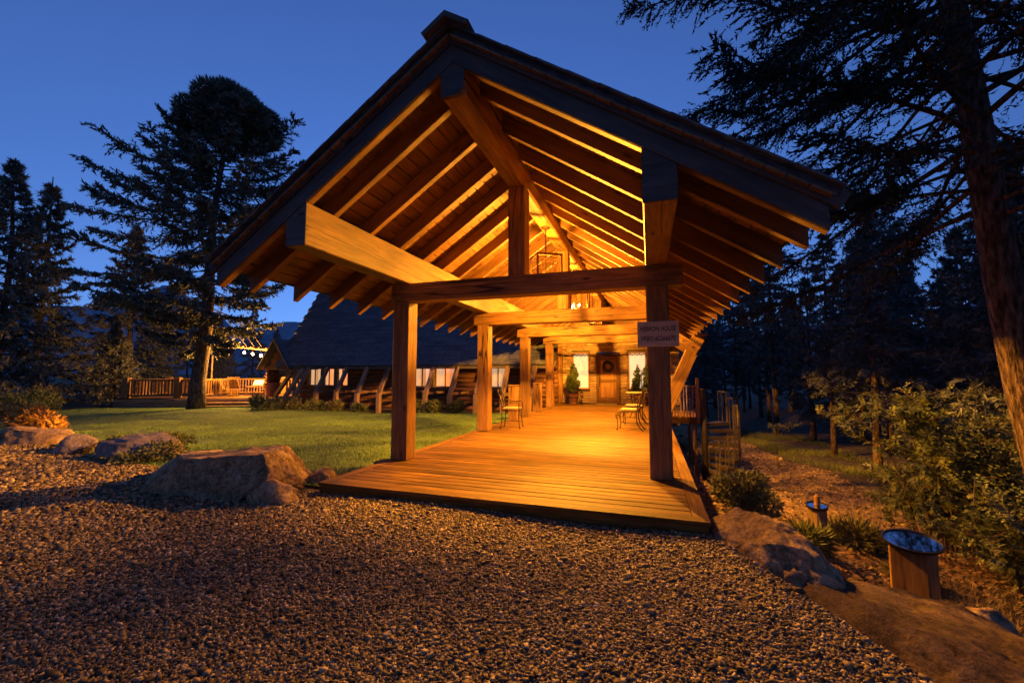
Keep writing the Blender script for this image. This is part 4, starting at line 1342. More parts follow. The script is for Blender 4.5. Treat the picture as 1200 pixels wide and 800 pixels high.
# patio pergola hung with bulbs
pg = thing('patio_pergola', 'slim lit pergola with stay cables over the terrace seating', 'pergola', (TA[0], TA[1], 0), TR)
for (a, b, z) in ((3.6, 2.1, 3.05), (6.1, 3.6, 2.75), (8.3, 3.4, 2.7)):
    mb = MB(); mb.tube([(a, b, 0), (a, b, z)], 0.045, 8); mb.build('pole', M['timber'], pg)
for k, b in enumerate((1.0, 1.4, 1.8, 2.2)):
    beam('rafter', (3.6 + 0.5 * k, b, 3.04 - 0.03 * k), (8.2, b, 2.72 - 0.04 * k), 0.06, 0.1, M['timber'], pg)
for k in range(9):
    a = 4.6 + k * 0.42
    beam('lath', (a, 0.85, 3.06 - 0.075 * (a - 4.0)), (a, 2.4, 2.98 - 0.075 * (a - 4.0)), 0.05, 0.05, M['rafter'], pg, ch=0.005)
for k in range(4):
    mb = MB(); mb.tube([(5.5 + k * 0.42, 1.15, 2.97 - 0.02 * k), (4.7 + k * 0.42, 0.9, 4.05 + 0.08 * k)], 0.014, 5); mb.build('stay_cable', M['cushion'], pg)
for k in range(4):
    a = 5.86 + k * 0.46
    p = tp(a, 1.08, 2.62 - 0.085 * k)
    t = thing('patio_bulb', ['bare patio bulb at the left end of the pergola row', 'bare patio bulb second from the left in the pergola row', 'bare patio bulb second from the right in the pergola row', 'bare patio bulb at the right end of the pergola row'][k], 'bulb', p)
    mb = MB(); mb.lathe([(0.03, 0.02), (0.07, -0.03), (0.06, -0.09), (0.015, -0.125)], 10); mb.build('globe', M['patio_bulb'], t, True)
    mb = MB(); mb.lathe([(0.018, 0.021), (0.024, 0.022), (0.024, 0.07), (0.01, 0.09)], 8); mb.tube([(0, 0, 0.08), (0, 0, 0.3)], 0.006, 4); mb.build('socket', M['black_metal'], t)
    if k % 1 == 0:
        ld = bpy.data.lights.new('patio_light', 'POINT'); ld.energy = 1100; ld.color = (1.0, 0.45, 0.08); ld.shadow_soft_size = 0.06
        lo = bpy.data.objects.new('patio_light', ld); COL.objects.link(lo); lo.parent = t; lo.location = (0, 0, -0.17)

# ------------------------------------------------------------------ rocks
def rock(label, loc, dims, seed, mat, rotz=0.0, power=2.6, rough=0.16, tilt=(0, 0), sub=5, group=None, flat=None):
    bm = bmesh.new()
    bmesh.ops.create_icosphere(bm, subdivisions=sub, radius=1)
    off = Vector((seed * 7.3, seed * 3.1, seed * 5.7))
    rk = random.Random(seed)
    planes = []
    for _ in range(26 if flat is None else 12):
        n_ = Vector((rk.gauss(0, 1), rk.gauss(0, 1), rk.gauss(0, 0.8))).normalized()
        planes.append((n_, rk.uniform(0.66, 0.98) if flat is None else rk.uniform(0.86, 1.05)))
    if flat is not None:
        planes.append((Vector((rk.uniform(-0.05, 0.05), rk.uniform(-0.06, 0.06), 1)).normalized(), flat))
        planes.append((Vector((1, 0.22, 0.16)).normalized(), 0.8)); planes.append((Vector((0.1, -1, 0.2)).normalized(), 0.78)); planes.append((Vector((-0.75, -0.6, 0.5)).normalized(), 0.8))
    dm = Vector(dims)
    for v in bm.verts:
        d = v.co.normalized()
        k = (abs(d.x) ** power + abs(d.y) ** power + abs(d.z) ** power) ** (-1 / power)
        p = d * k
        wob = mnoise.noise(p * 1.7 + off) * 0.07 + mnoise.noise(p * 4 + off) * 0.03
        for n_, dd in planes:
            e = n_.dot(p) - (dd + wob)
            if e > 0: p -= n_ * (e * 0.94)
        q = Vector((p.x * dm.x, p.y * dm.y, p.z * dm.z))
        r1 = mnoise.noise(q * 3.5 + off); r2 = mnoise.noise(q * 9 + off); r3 = mnoise.noise(q * 22 + off); r4 = abs(mnoise.noise(q * 6 + off * 2))
        e = rough * (0.05 * r1 + 0.028 * r2 + 0.016 * r3 - 0.05 * max(0, 0.05 - r4) / 0.05)
        v.co = q + d * e
    me = bpy.data.meshes.new('boulder'); bm.to_mesh(me); bm.free()
    me.polygons.foreach_set('use_smooth', [True] * len(me.polygons))
    o = link('boulder', me, mat)
    o.location = loc; o.rotation_euler = (tilt[0], tilt[1], rotz)
    return tag(o, label, 'boulder', group)
rock('large flat topped boulder on the gravel left of the deck corner', (-3.66, -1.68, -0.02), (1.2, 0.72, 0.4), 3, M['rock'], 0.1, 4.5, 0.75, (0.0, -0.09), 6, flat=0.78)
rock('angular knee high rock wedged between the flat boulder and the deck corner', (-2.36, -2.02, -0.12), (0.34, 0.22, 0.22), 11, M['rock'], 0.5, 2.4, 0.5, (0.1, 0.25), 4)
rock('small pale rock on the lawn edge behind the flat boulder', (-2.62, -1.02, -0.12), (0.22, 0.18, 0.17), 17, M['rock'], 0.2, 2.6, 0.4, sub=4)
rock('low rounded rock among dark creeping leaves at the lawn edge', (-7.0, -0.72, -0.08), (0.95, 0.55, 0.36), 23, M['rock_grey'], 0.1, 2.6, 0.8)
rock('small dark wedge shaped rock at the back of the gravel', (-9.35, -0.5, -0.16), (0.62, 0.38, 0.28), 29, M['rock_grey'], -0.1, 3, 0.6, sub=4)
rock('long low rock at the left edge of the photo by the yellow plant', (-12.2, -0.02, -0.22), (1.3, 0.6, 0.36), 31, M['rock'], 0.1, 2.6, 0.8)
rock('knobbly brown boulder holding the gravel beside the right deck corner', (2.8, -1.78, -0.38), (0.46, 0.92, 0.46), 41, M['rock'], 0.44, 2.6, 0.85, (0.02, 0.1), 6)
rock('broad sloping slab of brown rock in the lower right corner', (3.74, -2.95, -0.56), (0.74, 1.25, 0.5), 47, M['rock_slab'], 0.42, 4.0, 0.7, (-0.06, 0.18), 6, flat=0.8)
rock('dim orange rock on the slope behind the big wooden post', (4.95, -0.3, -1.16), (0.36, 0.3, 0.2), 53, M['rock'], 0.3, 2.5, 0.5, sub=4)

# ------------------------------------------------------------------ wooden posts with dish tops
def dish_post(label, x, y, zt_, zb, side, rad, rz, stub=False, tilt=9):
    t = thing('dish_topped_post', label, 'wooden post', (x, y, zb), rz)
    beam('post', (0, 0, -0.25), (0, 0, zt_ - zb - 0.02), side, side, M['strut'] if stub else M['timber'], t, up=(0, 1, 0), ch=0.02)
    mb = MB(); h = zt_ - zb
    mb.lathe([(side * 0.4, h - 0.02), (rad * 0.92, h - 0.015), (rad, h + 0.0), (rad + 0.006, h + 0.03), (rad - 0.012, h + 0.032), (rad - 0.02, h + 0.012), (0.02, h + 0.012)], 40); dm_ = Matrix.Translation((0, 0, h)) @ Matrix.Rotation(R(tilt), 4, Matrix.Rotation(-rz, 3, 'Z') @ Vector((0.91, -0.42, 0))) @ Matrix.Translation((0, 0, -h))
    mb.build('dish', M['black_metal'], t, False).matrix_local = dm_
    mb = MB(); mb.lathe([(0.01, h + 0.0125), (rad - 0.021, h + 0.0125), (rad - 0.022, h + 0.018), (0.01, h + 0.018)], 40); mb.build('mirror_plate', M['mirror'], t).matrix_local = dm_
    if stub:
        beam('stub', (0, 0, h + 0.01), (0.01, 0, h + 0.17), 0.07, 0.07, M['timber'], t, up=(0, 1, 0))
    return t
dish_post('big square wooden post topped by a round mirror bright dish', 4.47, -0.22, -0.43, -1.16, 0.325, 0.245, 0.9)
dish_post('small wooden post with a round dish and a short stub on top', 4.27, 1.85, -0.69, -1.3, 0.19, 0.145, 0.5, True)

# ------------------------------------------------------------------ trees
def tube_path(mb, pts, r, n): mb.tube(pts, r, n)
def conifer(seed, H, zb, Rad, nb, mat_c, trunk_r=0.2, prof=None, el=(-0.25, 0.55), droop=0.25, upturn=0.2, twigs=14, tuft=0.3, tpt=5, tw_len=0.9, aspect=0.16, bias=None, lean=(0, 0), stick=0.02, bare=0.12, n_side=9, ball=None, flatness=0.35, jitter=0.3, reach=None):
    rs = np.random.RandomState(seed)
    mb = MB()
    nz = 12
    ax = lambda z: np.array([lean[0] * z + 0.06 * math.sin(z * 0.7 + seed), lean[1] * z + 0.06 * math.cos(z * 0.6 + seed), z])
    pts = [tuple(ax(H * i / nz)) for i in range(nz + 1)]
    pts[0] = (0, 0, -0.5)
    rr_ = [trunk_r * (1.25 if i == 0 else 1) * (1 - 0.93 * (i / nz) ** 1.1) + 0.01 for i in range(nz + 1)]
    mb.tube(pts, rr_, n_side)
    T = []
    for b in range(nb):
        u = ((b + rs.uniform(0, 1)) / nb) ** 0.9
        z = zb + (H * 0.985 - zb) * u
        az = b * 2.39996 + rs.normal() * 0.35
        L = Rad * (prof(u) if prof else (1 - u) ** 1.05 + 0.02) * rs.uniform(1 - jitter * 1.1, 1 + jitter * 0.5)
        if bias is not None:
            L *= bias(az, u)
        if reach is not None and math.cos(az) < -0.05:
            L = min(L, reach(z) / -math.cos(az))
        if L < 0.12: continue
        e = el[0] + (el[1] - el[0]) * u + rs.normal() * 0.12
        d = np.array([math.cos(az) * math.cos(e), math.sin(az) * math.cos(e), math.sin(e)])
        sd = np.array([-math.sin(az), math.cos(az), 0]) * rs.normal() * 0.18
        p0 = ax(z)
        def pos(s):
            s = np.asarray(s)[:, None]
            return p0 + d * L * s + sd * L * s ** 2 + np.array([0, 0, 1.0]) * L * (-droop * s ** 1.5 + upturn * s ** 3)
        ss = np.linspace(0, 0.92, 5)
        pp = pos(ss)
        mb.tube([tuple(p) for p in pp], [max(0.004, stick * (0.35 + L / Rad) * (1 - 0.85 * s)) for s in ss], 4, cap=False)
        n = max(4, int(twigs * (0.35 + 0.65 * L / Rad)))
        s = rs.uniform(bare, 1, n) ** 0.8
        P = pos(s)
        tg = pos(np.minimum(s + 0.05, 1.05)) - P; tg /= np.linalg.norm(tg, axis=1)[:, None] + 1e-9
        perp = np.cross(tg, np.array([0, 0, 1.0])); perp /= np.linalg.norm(perp, axis=1)[:, None] + 1e-9
        sgn = rs.choice([-1, 1], n)[:, None]
        ang = rs.uniform(0.25, 1.1, n)[:, None]
        tdir = tg * np.cos(ang) + perp * sgn * np.sin(ang) + rs.normal(size=(n, 3)) * np.array([0.12, 0.12, flatness])
        tdir[:, 2] -= 0.12
        tdir /= np.linalg.norm(tdir, axis=1)[:, None]
        tl = tw_len * (1.15 - 0.75 * s) * rs.uniform(0.5, 1.2, n) * min(1, 0.1 + 1.1 * L / Rad)
        q = np.linspace(0.08, 1.0, tpt)
        base = P[:, None, :] + tdir[:, None, :] * (tl[:, None] * q[None, :])[:, :, None]
        base[:, :, 2] -= (tl[:, None] * q[None, :] ** 2) * 0.12
        base = base.reshape(-1, 3)
        td = np.repeat(tdir, tpt, 0)
        o_ = td * 0.75 + rs.normal(size=td.shape) * 0.5
        o_ /= np.linalg.norm(o_, axis=1)[:, None]
        s2 = np.cross(o_, rs.normal(size=o_.shape)); s2 /= np.linalg.norm(s2, axis=1)[:, None] + 1e-9
        ln = tuft * rs.uniform(0.6, 1.3, len(base))[:, None]
        T.append(np.stack([base - s2 * ln * aspect, base + s2 * ln * aspect, base + o_ * ln], 1))
    if ball is not None:
        T.append(ball(rs))
    return mb.mesh('trunk', True), np.concatenate(T)

def tree(name, label, loc, data, mat_c, rotz=0.0, group=None, scale=1.0, bark='bark'):
    t = thing(name, label, 'tree', loc, rotz, group)
    t.scale = (scale,) * 3
    link('trunk', data[0], M[bark], t)
    soup('crown', data[1], mat_c, t)
    return t

LEFT = 3.46     # compass of picture-left in the ground plane
# the big pine with the dense round top by the terrace
def big_ball(rs):
    cs = [(0, 0, 15.2)]; rr_ = [(1.75, 1.75, 1.75)]
    for i in range(30):
        d = rs.normal(size=3); d /= np.linalg.norm(d); d[2] = abs(d[2]) * 0.95 - 0.2
        cs.append(tuple(np.array([0, 0, 15.1]) + d * np.array([1.8, 1.8, 1.6]))); k = rs.uniform(0.5, 0.85); rr_.append((k, k, k * 0.9))
    return leaf_cloud(rs, np.array(cs) + np.array([1.15, 0.3, 0.3]), rr_, 52000, 0.19, outward=0.85, aspect=0.3, shell=0.72)
def bias_big(az, u):
    f = math.cos(az - LEFT)
    k = 0.62 + 0.42 * max(0, f) + (0.34 if 0.68 < u < 0.85 else 0.1) * max(0, -f)
    return k * (1.0 if 0.15 < u else 0.75)
d = conifer(4, 16.6, 3.2, 5.7, 150, None, 0.36, prof=lambda u: 0.62 + 0.5 * math.sin(PI * min(1, u * 1.05)) - 0.5 * u ** 4, el=(-0.3, 0.42), droop=0.24, upturn=0.3, twigs=80, tuft=0.2, tpt=13, tw_len=1.15, aspect=0.2, bias=bias_big, lean=(0.045, 0.012), stick=0.045, bare=0.2, ball=big_ball, n_side=14)
tree('pine_tree', 'tall pine with a dense ball shaped top standing in front of the terrace', (-20.6, 9.6, -0.4), d, M['needle'])
# the near fir on the right
def bias_near(az, u):
    return 1.0 + 0.22 * max(0, math.cos(az - (LEFT + 0.1)))
d = conifer(9, 17.5, 5.3, 4.9, 200, None, 0.235, prof=lambda u: 0.98 - 0.75 * u, el=(-0.12, 0.35), droop=0.3, upturn=0.22, twigs=130, tuft=0.075, tpt=20, tw_len=0.8, aspect=0.2, bias=bias_near, lean=(-0.145, -0.085), stick=0.034, bare=0.2, n_side=18, reach=lambda z: 3.2 if z < 7.6 else 5.2)
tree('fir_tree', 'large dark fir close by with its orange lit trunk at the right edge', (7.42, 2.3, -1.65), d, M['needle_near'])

# shared conifer shapes
kinds = [
    conifer(21, 13, 0.7, 4.3, 130, None, 0.2, twigs=36, tuft=0.26, tpt=9, tw_len=0.95, droop=0.28, upturn=0.25, bare=0.1),
    conifer(22, 13, 1.2, 3.0, 95, None, 0.19, twigs=34, tuft=0.27, tpt=9, tw_len=0.95, droop=0.15, upturn=0.3, bare=0.15, jitter=0.5),
    conifer(23, 15, 4.5, 2.1, 80, None, 0.16, twigs=28, tuft=0.27, tpt=8, tw_len=0.7, droop=0.35, upturn=0.15, bare=0.1, jitter=0.6, prof=lambda u: 0.65 + 0.35 * math.sin(PI * u) - 0.55 * u * u),
    conifer(24, 15, 2.5, 2.4, 95, None, 0.17, twigs=30, tuft=0.28, tpt=8, tw_len=0.8, droop=0.4, upturn=0.2, bare=0.1, jitter=0.5),
    conifer(25, 5, 0.15, 1.75, 130, None, 0.09, twigs=24, tuft=0.2, tpt=6, tw_len=0.5, droop=0.1, upturn=0.2, bare=0.1, el=(-0.05, 0.8)),
]
def kind_tree(k, label, loc, mat, rotz, scale, group=None):
    t = tree('conifer', label, loc, (kinds[k][0], kinds[k][1]), mat, rotz, group, scale)
    return t
protos = {}
def plant(k, mat_key, label, x, y, z=None, scale=1.0, rotz=0.0, group=None):
    z = float(hgt(x, y)) - 0.05 if z is None else z
    key = (k, mat_key)
    if key not in protos:
        t = kind_tree(k, label, (x, y, z), M[mat_key], rotz, scale, group)
        protos[key] = t
        return t
    return dup(protos[key], (x, y, z), rotz, label, scale, group)
plant(0, 'spruce', 'tall full spruce at the left edge beyond the lawn', -33.2, 7.3, -0.6, 1.12, 0.4)
plant(1, 'needle', 'open crowned conifer behind the full spruce on the left', -36.6, 10.3, -0.6, 1.18, 2.1)
plant(0, 'needle', 'dark conifer left of the ball topped pine behind the small spruce', -34.6, 14.2, -0.6, 1.02, 4.0)
plant(4, 'spruce', 'small pale grey spruce standing at the left end of the terrace', -27.6, 9.7, -0.5, 1.0, 0.2)
plant(0, 'spruce', 'cropped spruce cut by the left picture edge', -33.5, 3.4, -0.5, 1.1, 5.1)
g = 'dark conifers beyond the terrace'
conv = ['dark conifer behind the left stretch of terrace railing', 'short full conifer behind the middle of the terrace', 'dark conifer behind the big pine trunk beyond the terrace', 'open conifer behind the pergola pole', 'dark conifer behind the pergola bulbs', 'short full conifer left of the big pine trunk below the mountain', 'tall open conifer far behind the left terrace corner', 'dark conifer seen over the gabled porch roof', 'tall dark conifer farthest left in the line behind the terrace']
rs = np.random.RandomState(12)
for (px_, py_, sc_, k) in ((-38.0, 24.0, 0.5, 0), (-33.5, 27.5, 0.45, 4), (-30.0, 26.5, 0.5, 0), (-27.0, 29.0, 0.45, 1), (-24.0, 28.0, 0.52, 0), (-35.5, 22.0, 0.42, 0), (-40.5, 20.0, 0.6, 1), (-21.0, 31.0, 0.55, 0), (-44, 22, 0.7, 0)):
    plant(k, 'needle_dark' if k != 4 else 'needle', conv.pop(0), px_, py_, -0.6, sc_ * (2.2 if k == 4 else 1), rs.uniform(0, 6), g)
# right-hand forest
g = 'slim forest conifers right of the porch'
cnt = 0
spots = []
for i in range(400):
    tt = rs.uniform(0, 1)
    dist = 17 + 30 * tt
    ang = rs.uniform(-0.20, 0.66)          # right of the porch axis, seen from the camera
    x = 1.84 + dist * math.sin(ang + 0.29); y = -5.9 + dist * math.cos(ang + 0.29)
    if on_path(np.array(x), np.array(y)) < 2.0 and y < 22: continue
    if x < 3.9 + max(0, (y - 13)) * 0.05: continue
    if y < 15 and x < 6: continue
    if any((x - a) ** 2 + (y - b) ** 2 < 1.7 ** 2 for a, b in spots): continue
    spots.append((x, y))
    if len(spots) >= 62: break
for i, (x, y) in enumerate(spots):
    k = [2, 3, 3, 2, 1][i % 5]
    far = math.hypot(x - 1.84, y + 5.9)
    sc_ = rs.uniform(0.55, 0.88) * (1.0 if far > 24 else 0.82)
    side = 'behind the spiral staircase' if x < 7.5 + 0.12 * (y - 10) else ('behind the dirt path verge' if x < 12 + 0.2 * (y - 10) else 'behind the leafy bush')
    dep = 'front rank' if far < 22 else ('middle rank' if far < 32 else 'far rank')
    form = {1: 'open crowned', 2: 'slim bare trunked', 3: 'drooping narrow'}[k]
    plant(k, 'needle_dark', '%s conifer in the %s of the forest %s' % (form, dep, side), x, y, -1.8, sc_, rs.uniform(0, 6), g)
plant(0, 'needle_dark', 'broad dark conifer behind the leafy bush at the forest edge', 11.2, 8.8, -1.8, 0.72, 1.0)
plant(1, 'needle', 'bushy dark conifer between the near fir and the leafy bush', 12.0, 5.4, -1.8, 0.7, 2.0)
# unseen woods added behind the viewer to cut the sky fill
g = 'unseen conifers added behind the viewer to block sky light'
for (x, y, k) in ((-14, -19, 0), (-8, -22, 1), (-2, -20, 0), (4, -21, 3), (9, -17, 0), (13, -11, 3), (-20, -15, 1), (-26, -9, 0), (15, -4, 0), (-5, -27, 0), (9, -25, 0), (-31, -4, 0)):
    plant(k, 'needle_dark', 'unseen conifer added behind the viewer to block sky light', x, y, -0.5, 1.15, rs.uniform(0, 6), g)
# far wooded rise closing the horizon
g = 'far conifers closing the horizon'
for i in range(46):
    a = -1.35 + 2.35 * (i + rs.uniform(-0.3, 0.3)) / 46
    dist = rs.uniform(58, 80)
    x = 1.84 + dist * math.sin(a); y = -5.9 + dist * math.cos(a)
    plant([3, 2, 1][i % 3], 'needle_dark', 'distant dark conifer in the tree line at the horizon', x, y, -1.0 if x < 0 else -1.8, rs.uniform(0.55, 0.8) if x < 0 else rs.uniform(0.8, 1.1), rs.uniform(0, 6), g)

# mountain ridge, distance haze put into its bluish colour
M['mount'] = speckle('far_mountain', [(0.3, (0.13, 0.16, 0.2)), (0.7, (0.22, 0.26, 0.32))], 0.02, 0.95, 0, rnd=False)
na, nr = 120, 14
V = []; F = []
for i in range(na):
    a = -1.6 + 2.2 * i / (na - 1)
    for j in range(nr):
        rad = 700 + 60 * j
        f = math.sin(PI * j / (nr - 1)) ** 0.8
        n_ = mnoise.fractal(Vector((a * 5.0, j * 0.12, 4.3)), 1.0, 2.1, 5)
        hpk = 95 + 70 * n_ + 70 * math.exp(-((a + 0.99) / 0.07) ** 2) + 45 * math.exp(-((a + 0.72) / 0.2) ** 2)
        V.append((1.8 + rad * math.sin(a), -5.9 + rad * math.cos(a), -6 + f * max(20, hpk) + 8 * mnoise.noise(Vector((a * 40, j * 0.7, 1)))))
for i in range(na - 1):
    for j in range(nr - 1):
        p = i * nr + j
        F.append((p, p + nr, p + nr + 1, p + 1))
me = mesh_np('mountain', np.array(V), np.array(F)); me.polygons.foreach_set('use_smooth', [True] * len(me.polygons))
tag(link('mountain', me, M['mount']), kind='structure')

# ------------------------------------------------------------------ shrubs and small plants
def shrub(name, label, loc, clumps, n, size, mat, squash=1.0, group=None, stems=6, per=3, aspect=0.45, outward=0.7, seed=1, cat='shrub'):
    rs = np.random.RandomState(seed)
    t = thing(name, label, cat, loc, 0.0, group)
    cs = [c[:3] for c in clumps]; rr_ = [c[3] if isinstance(c[3], tuple) else (c[3],) * 3 for c in clumps]
    soup('foliage', leaf_cloud(rs, cs, rr_, n, size, outward=outward, aspect=aspect, per=per, shell=0.35), mat, t, per)
    mb = MB()
    for i in range(stems):
        c = cs[rs.randint(len(cs))]
        mb.tube(bez((rs.normal() * 0.03, rs.normal() * 0.03, -0.1), (c[0] * 0.2, c[1] * 0.2, c[2] * 0.4), (c[0] * 0.6, c[1] * 0.6, c[2] * 0.8), c, 5), [0.014, 0.012, 0.011, 0.009, 0.007, 0.004], 5)
    mb.build('stem', M['twig'], t)
    return t
rs = np.random.RandomState(31)
cl = []
for i in range(26):
    a = rs.uniform(0, 6.28); r = rs.uniform(0, 0.42); 
    cl.append((math.cos(a) * r, math.sin(a) * r, 0.28 + 0.26 * (1 - (r / 0.5) ** 2) + rs.uniform(-0.08, 0.06), 0.16))
shrub('round_shrub', 'round dense sage green shrub beside the right deck edge', (3.0, 0.2, -0.62), cl, 26000, 0.05, M['sage'], seed=2, aspect=0.3, stems=14)
shrub('sage_plant', 'feathery pale sage plant behind the small dish topped post', (4.75, 1.9, -1.42), [(0, 0, 0.3, 0.25), (0.25, 0, 0.25, 0.2), (-0.2, 0.1, 0.25, 0.2)], 2600, 0.14, M['sage'], seed=3, aspect=0.12, outward=0.9)
shrub('sage_plant', 'low dark tuft left of the small dish topped post', (3.75, 0.75, -1.0), [(0, 0, 0.15, 0.2), (0.2, 0.1, 0.12, 0.16)], 1600, 0.12, M['verge'], seed=4, aspect=0.14, outward=0.9)
shrub('sage_plant', 'low grey green tuft in the mulch near the big wooden post', (4.9, 0.9, -1.42), [(0, 0, 0.15, 0.2), (0.15, 0.12, 0.12, 0.16)], 1600, 0.12, M['sage'], seed=5, aspect=0.14, outward=0.9)
shrub('yellow_shrub', 'low yellow leaved plant behind the rocks at the left edge', (-14.5, 0.95, -0.34), [(0, 0, 0.3, 0.28), (0.45, 0.1, 0.3, 0.3), (-0.4, 0, 0.35, 0.3), (0.9, 0.05, 0.2, 0.22), (1.3, 0, 0.1, 0.15), (0.2, 0, 0.55, 0.2), (-0.3, 0, 0.6, 0.15)], 1500, 0.16, M['yellow'], seed=6, per=4, aspect=0.35, outward=0.6)
shrub('creeping_plant', 'dark creeping leaves spread over the low rounded rock', (-7.3, -0.6, -0.2), [(0, 0.1, 0.22, (0.5, 0.35, 0.16)), (-0.8, 0.2, 0.16, (0.5, 0.3, 0.18)), (0.9, -0.15, 0.18, (0.4, 0.3, 0.2)), (0.5, -0.42, 0.06, (0.6, 0.25, 0.14)), (0.2, 0.4, 0.3, (0.7, 0.2, 0.12))], 5200, 0.06, M['verge'], seed=7, aspect=0.5)
for i, (x, y, s_, mk, lab) in enumerate(((-16.6, 10.9, 0.55, 'verge', 'leafy bed plant below the left cabin windows nearest the terrace'), (-15.3, 10.75, 0.42, 'sage', 'grey leaved bed plant below the left cabin windows'), (-13.9, 10.8, 0.5, 'verge', 'dark bed plant right of the left cabin windows'), (-12.6, 10.75, 0.45, 'sage', 'pale bed plant by the dark stretch of cabin wall'), (-11.2, 10.7, 0.4, 'verge', 'green bed plant just left of the front left porch post'), (-7.35, 10.7, 0.48, 'leaf', 'round green bed plant between the struts seen right of the front post'), (-6.1, 10.75, 0.36, 'leaf', 'smaller bright green bed plant by the cabin struts'), (-8.6, 10.75, 0.5, 'verge', 'dark bed plant at the foot of the first strut right of the front post'), (-17.6, 10.6, 0.5, 'verge', 'bushy dark plant at the terrace step end'))):
    c = [(rs.normal() * 0.5 * s_, rs.normal() * 0.3 * s_, 0.5 * s_ + rs.normal() * 0.12, s_ * 0.62) for _ in range(5)]
    shrub('bed_plant', lab, (x, y, float(hgt(x, y)) - 0.02), c, 1300, 0.11, M[mk], seed=40 + i, aspect=0.4, group='bed plants along the cabin wall', cat='plant')
for i, (x, y, s_) in enumerate(((-24.6, 4.6, 0.9), (-23.0, 3.2, 0.8), (-26.6, 6.2, 1.0), (-28.6, 6.8, 1.2), (-27.0, 4.4, 1.0))):
    c = [(rs.normal() * 0.6 * s_, rs.normal() * 0.5 * s_, 0.4 * s_ + rs.normal() * 0.15, s_ * 0.5) for _ in range(7)]
    shrub('wild_shrub', ['brownish wild shrub at the lawn end under the spruces', 'brownish wild shrub nearest the yellow plant', 'wild shrub beside the left terrace corner', 'tall wild shrub under the small pale spruce', 'wild shrub in the dark gap left of the terrace'][i], (x, y, float(hgt(x, y))), c, 2600, 0.14, M['drygrass'] if i % 2 else M['verge'], seed=60 + i, aspect=0.28)

# the leafy arching bush at the right, several stems with paired leaflets
def leafy_bush(label, loc, stems, seed, leaf=0.06, mat='leaf'):
    rs = np.random.RandomState(seed)
    t = thing('leafy_bush', label, 'bush', loc)
    mb = MB(); Q = []
    def leaves_along(pts, n, spread):
        pts = np.array([tuple(p) for p in pts])
        for _ in range(n):
            f = rs.uniform(0.2, 1) * (len(pts) - 1); i = min(int(f), len(pts) - 2); u = f - i
            p = pts[i] * (1 - u) + pts[i + 1] * u
            dr = pts[i + 1] - pts[i]; dr /= np.linalg.norm(dr) + 1e-9
            # a compound leaf: short stalk with leaflets in pairs
            ax = dr * 0.3 + rs.normal(size=3) * 0.6 + np.array([0, 0, 0.1]); ax /= np.linalg.norm(ax)
            sd = np.cross(ax, np.array([0, 0, 1.0]) + rs.normal(size=3) * 0.3); sd /= np.linalg.norm(sd) + 1e-9
            nn = np.cross(sd, ax)
            m = rs.randint(3, 6); Ls = leaf * rs.uniform(0.7, 1.25)
            for k in range(m):
                for s in (-1, 1):
                    b = p + ax * Ls * 0.55 * (k + 0.6)
                    d_ = ax * 0.55 + sd * s * 0.85 + nn * rs.normal() * 0.25 - np.array([0, 0, 0.25]); d_ /= np.linalg.norm(d_)
                    w_ = np.cross(d_, nn); w_ /= np.linalg.norm(w_) + 1e-9
                    ll = Ls * rs.uniform(0.75, 1.1)
                    Q.append([b, b + d_ * ll * 0.5 + w_ * ll * 0.24, b + d_ * ll, b + d_ * ll * 0.5 - w_ * ll * 0.24])
    for (tx, ty, tz, bx, by_) in stems:
        p = bez((bx, by_, -0.1), (bx + tx * 0.1, by_ + ty * 0.1, tz * 0.55), (bx + tx * 0.5, by_ + ty * 0.5, tz * 0.95), (bx + tx, by_ + ty, tz), 10)
        mb.tube(p, [0.018 - 0.0014 * i for i in range(11)], 5)
        leaves_along(p, 20, 0.2)
        for j in range(9):
            f = rs.uniform(0.25, 0.98) * 10; i = min(int(f), 9)
            b = Vector(p[i]).lerp(Vector(p[i + 1]), f - i)
            e = b + Vector((rs.normal() * 0.32, rs.normal() * 0.32, rs.uniform(-0.1, 0.34)))
            br = bez(b, b.lerp(e, 0.4) + Vector((0, 0, 0.06)), b.lerp(e, 0.8) + Vector((0, 0, 0.06)), e, 5)
            mb.tube(br, [0.007, 0.006, 0.006, 0.005, 0.004, 0.003], 4)
            leaves_along(br, 8, 0.1)
    soup('foliage', np.array(Q), M[mat], t, 4)
    mb.build('stem', M['twig'], t)
    return t
rs = np.random.RandomState(77)
stems = []
for i in range(30):
    a = rs.uniform(0, 6.28); r = rs.uniform(0.2, 1.0)
    r *= 1.35
    stems.append((math.cos(a) * r, math.sin(a) * r * 0.8, rs.uniform(0.9, 3.0) - 0.5 * r, rs.normal() * 0.28, rs.normal() * 0.25))
leafy_bush('tall leafy bush with arching stems right of the dirt path', (7.0, 3.9, -1.72), stems, 5, 0.085)
stems = []
for i in range(18):
    a = rs.uniform(0, 6.28); r = rs.uniform(0.2, 0.8)
    stems.append((math.cos(a) * r, math.sin(a) * r, rs.uniform(0.6, 1.35), rs.normal() * 0.25, rs.normal() * 0.2))
leafy_bush('lower leafy bush in front of the near fir trunk', (6.7, 1.6, -1.65), stems, 6, 0.065)
stems = []
for i in range(20):
    a = rs.uniform(0, 6.28); r = rs.uniform(0.2, 1.0)
    stems.append((math.cos(a) * r, math.sin(a) * r, rs.uniform(0.6, 1.7), rs.normal() * 0.4, rs.normal() * 0.3))
leafy_bush('dim leafy bush at the forest edge behind the tall one', (8.9, 4.6, -1.75), stems, 7, 0.085)

